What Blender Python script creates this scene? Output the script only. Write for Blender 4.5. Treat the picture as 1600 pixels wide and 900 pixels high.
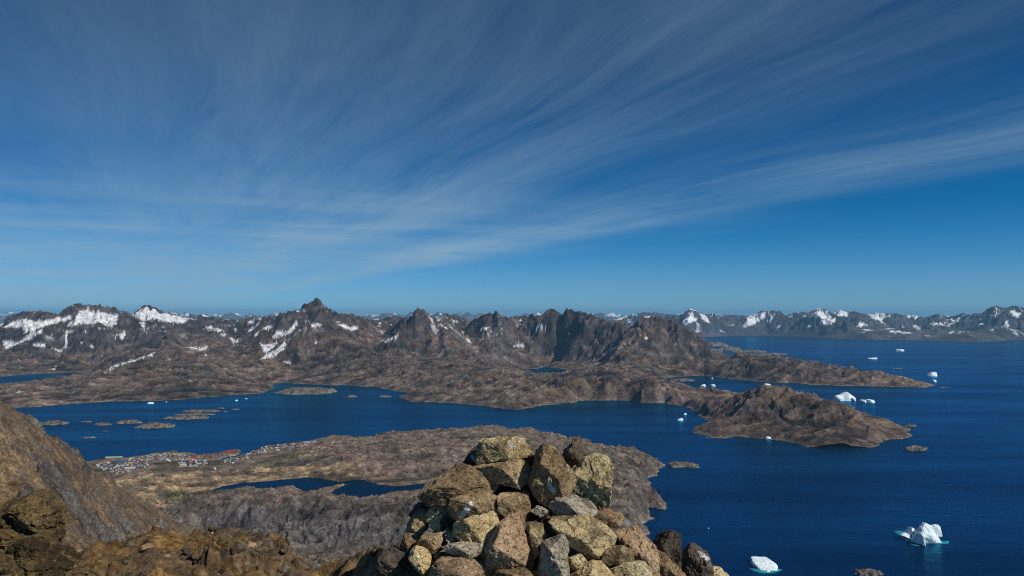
import bpy, bmesh, math, random
import numpy as np
from mathutils import Vector, Matrix

for _o in list(bpy.data.objects):
    bpy.data.objects.remove(_o)
scn = bpy.context.scene
COL = scn.collection

# ------------------------------------------------------------------ camera
EYE = 680.0                    # metres above the sea
FPX, CX, CY = 1209.0, 800.0, 450.0
PITCH = math.atan(40.0 / FPX)
cam_d = bpy.data.cameras.new('camera')
cam = bpy.data.objects.new('camera', cam_d)
COL.objects.link(cam)
cam.location = (0, 0, EYE)
cam.rotation_euler = (math.pi / 2 + PITCH, 0, 0)
cam_d.sensor_width = 36.0
cam_d.lens = 36.0 * FPX / 1600.0
cam_d.clip_start = 0.1
cam_d.clip_end = 400000.0
scn.camera = cam

# ------------------------------------------------------------------ sun and sky
SUN_AZ, SUN_EL = math.radians(121), math.radians(42)      # azimuth clockwise from the view direction
sun_dir = Vector((math.sin(SUN_AZ) * math.cos(SUN_EL), math.cos(SUN_AZ) * math.cos(SUN_EL), math.sin(SUN_EL)))
sl = bpy.data.lights.new('sun', 'SUN')
sl.energy = 4.6
sl.angle = math.radians(0.53)
sl.color = (1.0, 0.93, 0.82)
so = bpy.data.objects.new('sun', sl)
COL.objects.link(so)
so.rotation_euler = sun_dir.to_track_quat('Z', 'Y').to_euler()
so.location = (0, 0, 3000)

w = bpy.data.worlds.new('World')
scn.world = w
w.use_nodes = True
nt = w.node_tree
nt.nodes.clear()
def N(tree, typ, **kw):
    n = tree.nodes.new(typ)
    for k, v in kw.items():
        setattr(n, k, v)
    return n
def mth(tree, op, a, b=None, c=None, clamp=False):
    n = tree.nodes.new('ShaderNodeMath'); n.operation = op; n.use_clamp = clamp
    for i, v in enumerate((a, b, c)):
        if v is None: continue
        if isinstance(v, (int, float)): n.inputs[i].default_value = v
        else: tree.links.new(v, n.inputs[i])
    return n.outputs[0]
def ramp(tree, fac, stops, interp='LINEAR'):
    n = tree.nodes.new('ShaderNodeValToRGB'); n.color_ramp.interpolation = interp
    e = n.color_ramp.elements
    while len(e) < len(stops): e.new(0.5)
    for i, (p, c) in enumerate(stops):
        e[i].position = p
        e[i].color = c if len(c) == 4 else (*c, 1)
    tree.links.new(fac, n.inputs[0])
    return n.outputs[0]
def mixc(tree, fac, a, b, mode='MIX'):
    n = tree.nodes.new('ShaderNodeMix'); n.data_type = 'RGBA'; n.blend_type = mode
    for s, v in ((n.inputs[0], fac), (n.inputs[6], a), (n.inputs[7], b)):
        if isinstance(v, (int, float)): s.default_value = v
        elif isinstance(v, tuple): s.default_value = (*v, 1) if len(v) == 3 else v
        else: tree.links.new(v, s)
    return n.outputs[2]

sky = N(nt, 'ShaderNodeTexSky', sky_type='NISHITA', sun_disc=False)
sky.sun_elevation = SUN_EL
sky.sun_rotation = SUN_AZ
sky.altitude = 680.0
sky.air_density = 1.0
sky.dust_density = 0.15
sky.ozone_density = 2.0
SKY_STRENGTH = 0.10
# a deep polarised blue: saturation and contrast of the whole dome
tc = N(nt, 'ShaderNodeTexCoord')
sep = N(nt, 'ShaderNodeSeparateXYZ'); nt.links.new(tc.outputs['Generated'], sep.inputs[0])
dx, dy, dz = sep.outputs
filt = ramp(nt, dz, [(0, (.26, .56, 1.0)), (.04, (.18, .47, .88)), (.09, (.062, .375, .72)), (.13, (.014, .31, .61)), (.17, (.006, .285, .56)), (.31, (.006, .21, .40)), (1, (.02, .2, .38))])
skyc = mixc(nt, 1.0, sky.outputs[0], filt, 'MULTIPLY')
# high cirrus: streaks parallel in a cloud sheet, seen from below (direction / height)
zc = mth(nt, 'MAXIMUM', dz, 0.012)
AZC = math.radians(-24.5)
across = mth(nt, 'ADD', mth(nt, 'MULTIPLY', dx, math.cos(AZC)), mth(nt, 'MULTIPLY', dy, -math.sin(AZC)))
along = mth(nt, 'ADD', mth(nt, 'MULTIPLY', dx, math.sin(AZC)), mth(nt, 'MULTIPLY', dy, math.cos(AZC)))
v_ = mth(nt, 'DIVIDE', across, zc)
u_ = mth(nt, 'DIVIDE', along, zc)
cmb = N(nt, 'ShaderNodeCombineXYZ'); nt.links.new(u_, cmb.inputs[0]); nt.links.new(v_, cmb.inputs[1])
def nz(scale_u, scale_v, detail, rough, seed, dist=0.0, src=None):
    m = N(nt, 'ShaderNodeMapping'); m.inputs['Scale'].default_value = (scale_u, scale_v, 1); m.inputs['Location'].default_value = (seed, seed * .7, seed * .3)
    nt.links.new(src or cmb.outputs[0], m.inputs[0])
    t = N(nt, 'ShaderNodeTexNoise'); t.inputs['Scale'].default_value = 1.0; t.inputs['Detail'].default_value = detail
    t.inputs['Roughness'].default_value = rough; t.inputs['Distortion'].default_value = dist
    nt.links.new(m.outputs[0], t.inputs[0])
    return t
# gentle bending of the streaks
wn = nz(.22, .35, 2, .5, 3.1)
wv = N(nt, 'ShaderNodeVectorMath', operation='MULTIPLY_ADD')
sub = N(nt, 'ShaderNodeVectorMath', operation='SUBTRACT'); nt.links.new(wn.outputs['Color'], sub.inputs[0]); sub.inputs[1].default_value = (.5, .5, .5)
nt.links.new(sub.outputs[0], wv.inputs[0]); wv.inputs[1].default_value = (1.5, 1.0, 0); nt.links.new(cmb.outputs[0], wv.inputs[2])
bent = wv.outputs[0]
n_big = nz(.22, .55, 3, .5, 11.3, src=bent).outputs[0]
n_str = nz(.26, 2.0, 9, .66, 5.7, .35, src=bent).outputs[0]
n_fine = nz(.7, 7.0, 6, .65, 1.9, .4, src=bent).outputs[0]
sepb = N(nt, 'ShaderNodeSeparateXYZ'); nt.links.new(bent, sepb.inputs[0])
# where across the sheet the bands of cirrus lie (v from -8 to 8)
vn = mth(nt, 'MULTIPLY_ADD', sepb.outputs[1], 1 / 16, .5)
def g(x): return (x, x, x)
def vp(v): return (v + 8) / 16
band = ramp(nt, vn, [(0, g(.75)), (vp(-3), g(.85)), (vp(.6), g(.72)), (vp(1.35), g(.50)), (vp(1.75), g(.72)), (vp(2.5), g(.60)), (vp(3.0), g(.16)), (vp(3.5), g(.30)),
                     (vp(4.2), g(.95)), (vp(4.9), g(.70)), (vp(5.25), g(.10)), (vp(5.6), g(0)), (1, g(0))], 'B_SPLINE')
streak = mth(nt, 'ADD', mth(nt, 'MULTIPLY', n_str, .8), mth(nt, 'ADD', mth(nt, 'MULTIPLY', n_fine, .42), mth(nt, 'MULTIPLY', n_big, .75)))
dens = mth(nt, 'MULTIPLY', mth(nt, 'SUBTRACT', streak, .745), 1.65, clamp=True)
soft = ramp(nt, vn, [(0, g(.25)), (vp(-1), g(.3)), (vp(1.4), g(1)), (1, g(1))])
dens = mth(nt, 'MULTIPLY', dens, soft)
dens = mth(nt, 'MULTIPLY', mth(nt, 'ADD', dens, mth(nt, 'MULTIPLY_ADD', n_big, .26, .03)), band)
fade = ramp(nt, dz, [(.0, g(.35)), (.03, g(.8)), (.10, g(1)), (.22, g(.85)), (.38, g(.6)), (1, g(.4))])
dens = mth(nt, 'MULTIPLY', mth(nt, 'MULTIPLY', dens, fade), .74)
# a broad pale sheet lying farther off, combed the other way, thinning out to a wispy tip
un = mth(nt, 'MULTIPLY', u_, 1 / 64, clamp=True)
sheet = ramp(nt, un, [(0, g(0)), (5 / 64, g(.0)), (7.5 / 64, g(.7)), (11 / 64, g(1)), (22 / 64, g(.95)), (1, g(.95))], 'EASE')
tip = ramp(nt, mth(nt, 'ADD', vn, mth(nt, 'MULTIPLY', mth(nt, 'SUBTRACT', mth(nt, 'ADD', mth(nt, 'MULTIPLY', n_big, .6), mth(nt, 'MULTIPLY', n_str, .4)), .5), .26)), [(0, g(1)), (vp(1.5), g(1)), (vp(4.4), g(.75)), (vp(6.2), g(.0)), (1, g(0))])
f1_ = nz(1.1, .30, 7, .62, 21.7, .35).outputs[0]
f2_ = nz(.16, .22, 4, .55, 31.2).outputs[0]
d2 = mth(nt, 'ADD', mth(nt, 'MULTIPLY', f1_, .75), mth(nt, 'MULTIPLY', f2_, .9))
d2 = mth(nt, 'MULTIPLY', mth(nt, 'SUBTRACT', d2, .52), 1.15, clamp=True)
d2 = mth(nt, 'MULTIPLY', mth(nt, 'MULTIPLY', d2, sheet), tip)
dens = mth(nt, 'ADD', dens, mth(nt, 'MULTIPLY', d2, .95), clamp=True)
CLOUD_COL = (2.7, 4.1, 5.3)
col_out = mixc(nt, dens, skyc, CLOUD_COL)
bg = N(nt, 'ShaderNodeBackground'); bg.inputs[1].default_value = SKY_STRENGTH
nt.links.new(col_out, bg.inputs[0])
wo = N(nt, 'ShaderNodeOutputWorld'); nt.links.new(bg.outputs[0], wo.inputs[0])

scn.view_settings.view_transform = 'Standard'
scn.view_settings.look = 'None'
scn.view_settings.exposure = 0.0
scn.view_settings.gamma = 1.0
scn.view_settings.use_curve_mapping = False
scn.cycles.use_denoising = True
scn.cycles.denoising_prefilter = 'NONE'
scn.cycles.filter_width = 1.05
scn.cycles.max_bounces = 6
scn.cycles.diffuse_bounces = 2
scn.cycles.glossy_bounces = 3
scn.cycles.volume_bounces = 0

# ================================================================== helpers
CT, ST = math.cos(PITCH), math.sin(PITCH)
def ray(px, py):
    X = (np.asarray(px, float) - CX) / FPX
    Y = (CY - np.asarray(py, float)) / FPX
    return X, CT - Y * ST, ST + Y * CT
def P_z(px, py, z=0.0):
    """the place at height z that lies on this line of sight"""
    X, dyy, dzz = ray(px, py)
    t = (z - EYE) / dzz
    return np.stack([X * t, dyy * t, np.full_like(np.asarray(t, float), z)], -1)
def P_d(px, py, d):
    """the place at depth d"""
    X, dyy, dzz = ray(px, py)
    t = np.asarray(d, float) / dyy
    return np.stack([X * t, dyy * t, EYE + dzz * t], -1)
def project(x, y, z):
    f = y * CT + (z - EYE) * ST
    u = -y * ST + (z - EYE) * CT
    return CX + FPX * x / f, CY - FPX * u / f

F32 = np.float32
def _h(ix, iy, s):
    n = (ix.astype(np.uint32) * np.uint32(374761393) + iy.astype(np.uint32) * np.uint32(668265263) + np.uint32((s * 2246822519) & 0xffffffff))
    n = (n ^ (n >> np.uint32(13))) * np.uint32(1274126177)
    return n ^ (n >> np.uint32(16))
_ang = np.arange(256) * (2 * np.pi / 256)
_GX, _GY = np.cos(_ang).astype(F32), np.sin(_ang).astype(F32)
def perlin(x, y, s=0):
    x = np.asarray(x, F32); y = np.asarray(y, F32)
    fx, fy = np.floor(x), np.floor(y)
    ix, iy = fx.astype(np.int64), fy.astype(np.int64)
    x = x - fx; y = y - fy
    u = x * x * x * (x * (x * 6 - 15) + 10); v = y * y * y * (y * (y * 6 - 15) + 10)
    def gr(i, j):
        k = (_h(ix + i, iy + j, s) & np.uint32(255)).astype(np.int32)
        return _GX[k] * (x - i) + _GY[k] * (y - j)
    a = gr(0, 0); b = gr(1, 0); c = gr(0, 1); d = gr(1, 1)
    a = a + u * (b - a); c = c + u * (d - c)
    return (a + v * (c - a)) * F32(1.5)
def fbm(x, y, oct=5, s=0, gain=.5, lac=2.03):
    r = 0; a = 1.0; f = 1.0
    for o in range(oct):
        r = r + a * perlin(x * f + 17.3 * o, y * f - 9.1 * o, s + o); a *= gain; f *= lac
    return r
def ridged(x, y, oct=5, s=0, gain=.5, lac=2.07):
    r = 0; a = 1.0; f = 1.0; wt = 1.0
    for o in range(oct):
        n = 1 - np.abs(perlin(x * f + 5.3 * o, y * f + 2.9 * o, s + o)) * 1.25
        n = np.clip(n, 0, 1) ** 2
        r = r + a * n * wt; wt = np.clip(n * 1.6, 0, 1); a *= gain; f *= lac
    return r
def worley(x, y, s=0):
    """F1, F2 and an id of the nearest cell"""
    ix, iy = np.floor(x).astype(np.int64), np.floor(y).astype(np.int64)
    f1 = np.full(x.shape, 9.0, F32); f2 = f1.copy(); cid = np.zeros(x.shape, F32)
    for i in (-1, 0, 1):
        for j in (-1, 0, 1):
            h = _h(ix + i, iy + j, s)
            ox = (h & np.uint32(1023)).astype(F32) / 1023; oy = ((h >> np.uint32(10)) & np.uint32(1023)).astype(F32) / 1023
            d = np.hypot(ix + i + ox - x, iy + j + oy - y).astype(F32)
            m = d < f1
            f2 = np.where(m, f1, np.minimum(f2, d))
            cid = np.where(m, ((h >> np.uint32(20)) & np.uint32(1023)).astype(F32) / 1023, cid)
            f1 = np.where(m, d, f1)
    return f1, f2, cid
def facets(x, y, s=0, tilt=1.1):
    """broken rock: every cell a block with its own height and its own tilted top; also returns the joints"""
    ix, iy = np.floor(x).astype(np.int64), np.floor(y).astype(np.int64)
    f1 = np.full(x.shape, 9.0, F32); f2 = f1.copy(); hh = np.zeros(x.shape, F32); cid = np.zeros(x.shape, F32)
    for i in (-1, 0, 1):
        for j in (-1, 0, 1):
            h = _h(ix + i, iy + j, s); h2 = _h(ix + i, iy + j, s + 77)
            ox = ix + i + (h & np.uint32(1023)).astype(F32) / 1023 - x; oy = iy + j + ((h >> np.uint32(10)) & np.uint32(1023)).astype(F32) / 1023 - y
            d = np.hypot(ox, oy).astype(F32)
            c = ((h >> np.uint32(20)) & np.uint32(1023)).astype(F32) / 1023
            tx = (h2 & np.uint32(1023)).astype(F32) / 1023 - .5; ty = ((h2 >> np.uint32(10)) & np.uint32(1023)).astype(F32) / 1023 - .5
            m = d < f1
            f2 = np.where(m, f1, np.minimum(f2, d)); cid = np.where(m, c, cid)
            hh = np.where(m, (c - .5) * .8 + tilt * (tx * ox + ty * oy), hh); f1 = np.where(m, d, f1)
    return hh, f2 - f1, cid
def facets3(p, s=0, tilt=1.2):
    ip = np.floor(p).astype(np.int64); best = np.full(len(p), 9.0); hh = np.zeros(len(p))
    for i in (-1, 0, 1):
        for j in (-1, 0, 1):
            for k in (-1, 0, 1):
                q = ip + (i, j, k)
                h = _h(q[:, 0] + q[:, 2] * 57, q[:, 1] + q[:, 2] * 131, s); h2 = _h(q[:, 0] + q[:, 2] * 57, q[:, 1] + q[:, 2] * 131, s + 9)
                o = q + np.stack([(h & np.uint32(1023)), (h >> np.uint32(10)) & np.uint32(1023), (h >> np.uint32(20)) & np.uint32(1023)], -1) / 1023.0 - p
                tl = np.stack([(h2 & np.uint32(1023)), (h2 >> np.uint32(10)) & np.uint32(1023), (h2 >> np.uint32(20)) & np.uint32(1023)], -1) / 1023.0 - .5
                d = (o * o).sum(1); m = d < best
                hh = np.where(m, tl[:, 0] * .7 + tilt * (tl * o).sum(1), hh); best = np.where(m, d, best)
    return hh
def perlin3(x, y, z, s=0):
    fz = np.floor(z); iz = fz.astype(np.int64); tz = (z - fz).astype(F32)
    r = None
    for k in (0, 1):
        q = iz + k
        # gradient noise in a slice, shifted per layer by an integer hash
        hsh = _h(q, q * 7 + 3, s).astype(np.int64) % 4096
        sl_ = perlin_off(x, y, hsh, s)
        r = sl_ if k == 0 else r + (tz * tz * (3 - 2 * tz)) * (sl_ - r)
    return r
def perlin_off(x, y, off, s):
    x = np.asarray(x, F32); y = np.asarray(y, F32)
    fx, fy = np.floor(x), np.floor(y)
    ix, iy = fx.astype(np.int64) + off, fy.astype(np.int64) + off * 3
    x = x - fx; y = y - fy
    u = x * x * (3 - 2 * x); v = y * y * (3 - 2 * y)
    def gr(i, j):
        k = (_h(ix + i, iy + j, s) & np.uint32(255)).astype(np.int32)
        return _GX[k] * (x - i) + _GY[k] * (y - j)
    a = gr(0, 0); b = gr(1, 0); c = gr(0, 1); d = gr(1, 1)
    a = a + u * (b - a); c = c + u * (d - c)
    return (a + v * (c - a)) * F32(1.5)
def fbm3(p, oct=4, s=0, gain=.5):
    r = 0; a = 1.0; f = 1.0
    for o in range(oct):
        q = p * f + 3.7 * o
        # two slices at right angles hide the layering
        r = r + a * .5 * (perlin3(q[:, 0], q[:, 1], q[:, 2], s + o) + perlin3(q[:, 2] + 9.2, q[:, 0] - 4.1, q[:, 1], s + o + 31)) * 1.3
        a *= gain; f *= 2.05
    return r
def sstep(a, b, x):
    t = np.clip((x - a) / (b - a), 0, 1)
    return t * t * (3 - 2 * t)
def poly_sd(poly, x, y):
    """signed distance to a closed polygon, positive inside"""
    poly = np.asarray(poly, float)[:, :2]
    x = np.asarray(x, F32); y = np.asarray(y, F32)
    best = np.full(x.shape, 1e18, F32); inside = np.zeros(x.shape, bool)
    for k in range(len(poly)):
        ax, ay = poly[k]; bx, by = poly[(k + 1) % len(poly)]
        ex, ey = bx - ax, by - ay
        wx = x - F32(ax); wy = y - F32(ay)
        t = np.clip((wx * F32(ex) + wy * F32(ey)) / F32(ex * ex + ey * ey + 1e-9), 0, 1)
        d = (wx - t * F32(ex)) ** 2 + (wy - t * F32(ey)) ** 2
        best = np.minimum(best, d)
        if ay != by:
            c = ((ay > y) != (by > y)) & (x < (bx - ax) * (y - ay) / (by - ay) + ax)
            inside ^= c
    d = np.sqrt(best)
    return np.where(inside, d, -d)
def erosion(x, y, gx, gy, oct=5, s=0, branch=1.5, gain=.45, amp=1.0):
    """gullies and spurs that run down the given slope"""
    H = 0; Gx = 0; Gy = 0; a = amp; f = 1.0
    for o in range(oct):
        dxx = (gy + Gy * branch); dyy = -(gx + Gx * branch)
        m = np.hypot(dxx, dyy) + 1e-6
        k = np.minimum(1.0, m * 1.2) / m
        dxx = (dxx * k).astype(F32); dyy = (dyy * k).astype(F32)
        px_, py_ = (x * f).astype(F32), (y * f).astype(F32)
        fx, fy = np.floor(px_), np.floor(py_)
        ix, iy = fx.astype(np.int64), fy.astype(np.int64)
        fx = px_ - fx; fy = py_ - fy
        va = np.zeros(x.shape, F32); vb = np.zeros(x.shape, F32); wt = np.zeros(x.shape, F32)
        for i in (-1, 0, 1):
            for j in (-1, 0, 1):
                h = _h(ix + i, iy + j, s + o)
                ox = i + (h & np.uint32(1023)).astype(F32) / 1023 - fx
                oy = j + ((h >> np.uint32(10)) & np.uint32(1023)).astype(F32) / 1023 - fy
                ww = np.exp(-(ox * ox + oy * oy) * F32(2.6))
                mg = (ox * dxx + oy * dyy) * F32(6.2832)
                va += np.cos(mg) * ww; vb += np.sin(mg) * ww; wt += ww
        va /= wt; vb /= wt
        H = H + a * va
        Gx = Gx + a * f * vb * dxx; Gy = Gy + a * f * vb * dyy
        a *= gain; f *= 2.0
    return H
def tps(ctrl, smooth=0.0):
    """a smooth sheet through control points (x, y, z)"""
    c = np.asarray(ctrl, float)
    sc = np.ptp(c[:, :2], axis=0).max(); o = c[:, :2].mean(0)
    q = (c[:, :2] - o) / sc
    r2 = ((q[:, None] - q[None]) ** 2).sum(-1)
    K = .5 * r2 * np.log(r2 + 1e-12)
    n = len(c); K[np.arange(n), np.arange(n)] += smooth
    Pm = np.c_[np.ones(n), q]
    A = np.zeros((n + 3, n + 3)); A[:n, :n] = K; A[:n, n:] = Pm; A[n:, :n] = Pm.T
    sol = np.linalg.solve(A, np.r_[c[:, 2], 0, 0, 0])
    def f(x, y):
        X = ((x - o[0]) / sc).astype(F32); Y = ((y - o[1]) / sc).astype(F32)
        z = sol[n] + sol[n + 1] * X + sol[n + 2] * Y
        for i in range(n):
            r = (X - F32(q[i, 0])) ** 2 + (Y - F32(q[i, 1])) ** 2
            z = z + F32(.5 * sol[i]) * r * np.log(r + F32(1e-9))
        return z
    return f

def mesh_from(name, V, Fq, mats, tint=None, smooth=True, parent=None, fmat=None):
    me = bpy.data.meshes.new(name)
    V = np.ascontiguousarray(V, F32); Fq = np.ascontiguousarray(Fq, np.int32)
    n = Fq.shape[1]
    me.vertices.add(len(V)); me.vertices.foreach_set('co', V.ravel())
    me.loops.add(Fq.size); me.loops.foreach_set('vertex_index', Fq.ravel())
    me.polygons.add(len(Fq))
    me.polygons.foreach_set('loop_start', np.arange(0, Fq.size, n, dtype=np.int32))
    me.polygons.foreach_set('loop_total', np.full(len(Fq), n, np.int32))
    if fmat is not None: me.polygons.foreach_set('material_index', np.asarray(fmat, np.int32))
    me.update(calc_edges=True)
    me.polygons.foreach_set('use_smooth', np.full(len(Fq), smooth, bool))
    if tint is not None:
        at = me.attributes.new('tint', 'FLOAT_COLOR', 'POINT')
        at.data.foreach_set('color', np.ascontiguousarray(tint, F32).ravel())
    for m in (mats if isinstance(mats, (list, tuple)) else [mats]): me.materials.append(m)
    o = bpy.data.objects.new(name, me); COL.objects.link(o)
    if parent is not None: o.parent = parent
    return o
def tag(o, label=None, cat=None, group=None, kind=None):
    if label: o['label'] = label
    if cat: o['category'] = cat
    if group: o['group'] = group
    if kind: o['kind'] = kind
    return o
def empty(name, loc):
    o = bpy.data.objects.new(name, None); COL.objects.link(o); o.location = loc; o.empty_display_size = .5
    return o
def grid_faces(nr, nc):
    i = np.arange(nr - 1)[:, None] * nc + np.arange(nc - 1)[None]
    return np.stack([i, i + 1, i + nc + 1, i + nc], -1).reshape(-1, 4)
def cull(V, Fq, keep_v, *att):
    kf = keep_v[Fq].any(1); Fq = Fq[kf]
    used = np.zeros(len(V), bool); used[Fq.ravel()] = True
    idx = np.cumsum(used) - 1
    return (V[used], idx[Fq]) + tuple(a[used] for a in att)

# ================================================================== materials
def mat(name):
    m = bpy.data.materials.new(name); m.use_nodes = True
    t = m.node_tree; t.nodes.clear()
    o = t.nodes.new('ShaderNodeOutputMaterial'); b = t.nodes.new('ShaderNodeBsdfPrincipled')
    t.links.new(b.outputs[0], o.inputs[0])
    return m, t, b
def tnoise(t, scale, detail=6, rough=.6, vec=None, dist=0.0):
    n = t.nodes.new('ShaderNodeTexNoise'); n.inputs['Scale'].default_value = scale
    n.inputs['Detail'].default_value = detail; n.inputs['Roughness'].default_value = rough; n.inputs['Distortion'].default_value = dist
    if vec is not None: t.links.new(vec, n.inputs[0])
    return n
def bump(t, b, height, strength, distance, prev=None):
    n = t.nodes.new('ShaderNodeBump'); n.inputs['Strength'].default_value = strength; n.inputs['Distance'].default_value = distance
    t.links.new(height, n.inputs['Height'])
    if prev is not None: t.links.new(prev, n.inputs['Normal'])
    if b is not None: t.links.new(n.outputs[0], b.inputs['Normal'])
    return n.outputs[0]
def terrain_mat(name, grain, relief, contrast=.55):
    """ground whose colour comes from its own tint attribute, with grain of the given size in metres"""
    m, t, b = mat(name)
    geo = t.nodes.new('ShaderNodeNewGeometry')
    at = t.nodes.new('ShaderNodeAttribute'); at.attribute_name = 'tint'
    n1 = tnoise(t, 1 / grain, 7, .68, geo.outputs['Position'])
    n2 = tnoise(t, 1 / (grain * .23), 5, .7, geo.outputs['Position'])
    lo, hi = 1 - contrast, 1 + contrast
    mul = ramp(t, n1.outputs[0], [(.34, (lo, lo, lo * 1.02)), (.5, (.95, .94, .93)), (.66, (hi, hi * .985, hi * .95))])
    c = mixc(t, 1.0, at.outputs['Color'], mul, 'MULTIPLY')
    mul2 = ramp(t, n2.outputs[0], [(.36, (.56, .56, .58)), (.64, (1.38, 1.36, 1.32))])
    c = mixc(t, 1.0, c, mul2, 'MULTIPLY')
    sn = ramp(t, n1.outputs[0], [(.3, (.52, .56, .62)), (.55, (.72, .74, .77))])
    c = mixc(t, at.outputs['Alpha'], c, sn)
    t.links.new(c, b.inputs['Base Color'])
    b.inputs['Roughness'].default_value = .93
    b.inputs['Specular IOR Level'].default_value = .15
    rel = mth(t, 'ADD', n1.outputs[0], mth(t, 'MULTIPLY', n2.outputs[0], .75))
    rel = mth(t, 'MULTIPLY', rel, mth(t, 'SUBTRACT', 1.0, mth(t, 'MULTIPLY', at.outputs['Alpha'], .85)))
    bump(t, b, rel, 1.0, relief)
    return m
M_far = terrain_mat('far_rock', 110.0, 24.0, .6)
M_mid = terrain_mat('shore_rock', 36.0, 8.0, .6)
M_hill = terrain_mat('hillside_ground', 3.6, .8, .65)
M_near = terrain_mat('crag_ground', .9, .16, .6)

def water_mat(name, deep, rough, scales, refl=1.0):
    m = bpy.data.materials.new(name); m.use_nodes = True; t = m.node_tree; t.nodes.clear()
    out = t.nodes.new('ShaderNodeOutputMaterial'); df = t.nodes.new('ShaderNodeBsdfDiffuse'); gl = t.nodes.new('ShaderNodeBsdfGlossy'); mx_ = t.nodes.new('ShaderNodeMixShader'); fr = t.nodes.new('ShaderNodeFresnel')
    geo = t.nodes.new('ShaderNodeNewGeometry')
    mp = t.nodes.new('ShaderNodeMapping'); mp.inputs['Rotation'].default_value = (0, 0, .35); mp.inputs['Scale'].default_value = (1, 3.2, 1)
    t.links.new(geo.outputs['Position'], mp.inputs[0])
    big = tnoise(t, 1 / 1900, 6, .6, mp.outputs[0], .8)
    c = mixc(t, mth(t, 'MULTIPLY', mth(t, 'SUBTRACT', big.outputs[0], .35), 2.6, clamp=True), deep, tuple(v * 1.5 for v in deep))
    t.links.new(c, df.inputs['Color'])
    t.links.new(mth(t, 'MULTIPLY_ADD', mth(t, 'SUBTRACT', big.outputs[0], .5), .6, rough, clamp=True), gl.inputs['Roughness'])
    gl.inputs['Color'].default_value = (.10, .62, 1, 1)
    prev = None
    for sc_, st, di in scales:
        n = tnoise(t, 1 / sc_, 3, .6, mp.outputs[0])
        prev = bump(t, None, n.outputs[0], st, di, prev)
    for sh in (df, gl, fr): t.links.new(prev, sh.inputs['Normal'])
    fr.inputs['IOR'].default_value = 1.33
    # the tilted facets of a wind-ruffled sea mirror far less at a low angle than still water would
    mp2 = t.nodes.new('ShaderNodeMapping'); mp2.inputs['Rotation'].default_value = (0, 0, .12); mp2.inputs['Scale'].default_value = (1, 7.0, 1); t.links.new(geo.outputs['Position'], mp2.inputs[0])
    lane = tnoise(t, 1 / 2600, 6, .62, mp2.outputs[0], .5)      # wind lanes and slicks
    lf = ramp(t, lane.outputs[0], [(.36, g(.66)), (.5, g(1.0)), (.62, g(1.28))])
    t.links.new(mth(t, 'MULTIPLY', mth(t, 'MINIMUM', mth(t, 'MULTIPLY', fr.outputs[0], .95 * refl), .42 * refl), lf), mx_.inputs[0])
    t.links.new(df.outputs[0], mx_.inputs[1]); t.links.new(gl.outputs[0], mx_.inputs[2]); t.links.new(mx_.outputs[0], out.inputs[0])
    return m
M_sea = water_mat('sea_water', (.0, .0072, .034), .2, [(160.0, .5, 6.0), (34.0, .55, 2.6), (9.0, .5, .8)])
M_lake = water_mat('lake_water', (.001, .006, .018), .12, [(14.0, .4, .5), (4.0, .4, .2)], .45)

# ================================================================== the sea
SEA_X, SEA_Y0, SEA_Y1 = 90000.0, -6000.0, 140000.0
sea = mesh_from('sea', [(-SEA_X, SEA_Y0, 0), (SEA_X, SEA_Y0, 0), (SEA_X, SEA_Y1, 0), (-SEA_X, SEA_Y1, 0)], [(0, 1, 2, 3)], M_sea, smooth=False)
tag(sea, kind='structure')

def fan_grid(a0, a1, nc, rows):
    a = np.linspace(a0, a1, nc); A, Y = np.meshgrid(a, rows)
    return a, (A * Y), Y
def grads(z, a, rows, X, Y):
    dza = np.gradient(z, a, axis=1); dzy = np.gradient(z, rows, axis=0)
    gx = dza / Y; gy = dzy - (X / Y) * gx
    return gx, gy
def ridge_field(x, y, ridges, base, power=1.0):
    out = np.full(x.shape, base, F32)
    for pts, L in ridges:
        W = np.array([P_d(*p) for p in pts])
        for k in range(len(W) - 1):
            ax, ay, az = W[k]; bx, by, bz = W[k + 1]
            ex, ey = bx - ax, by - ay
            t = np.clip(((x - ax) * ex + (y - ay) * ey) / (ex * ex + ey * ey), 0, 1)
            d = np.hypot(x - ax - t * ex, y - ay - t * ey)
            hz_ = az + t * (bz - az)
            if power < 0:      # straight flanks that ease out at the foot
                h = hz_ - 1000.0 * d / (L + .12 * d)
                h = base + (np.sqrt((h - base) ** 2 + 70.0 ** 2) + (h - base)) / 2 - 6
            else:
                h = base + (hz_ - base) * np.exp(-(d / L) ** power)
            # soft maximum
            out = np.maximum(out, h) + 18 * np.exp(-np.abs(out - h) / 26)
    return out
def in_polys(polys, px, py, jit=None):
    s = np.zeros(px.shape, F32)
    for pl in polys:
        q = np.array(pl, float)
        x0, y0 = q.min(0) - 4; x1, y1 = q.max(0) + 4
        m = (px > x0) & (px < x1) & (py > y0) & (py < y1)
        if not m.any(): continue
        sd = poly_sd(q, px[m], py[m])
        if jit is not None: sd = sd + jit[m]
        s[m] = np.maximum(s[m], sstep(-.35, .55, sd))
    return s
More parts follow.
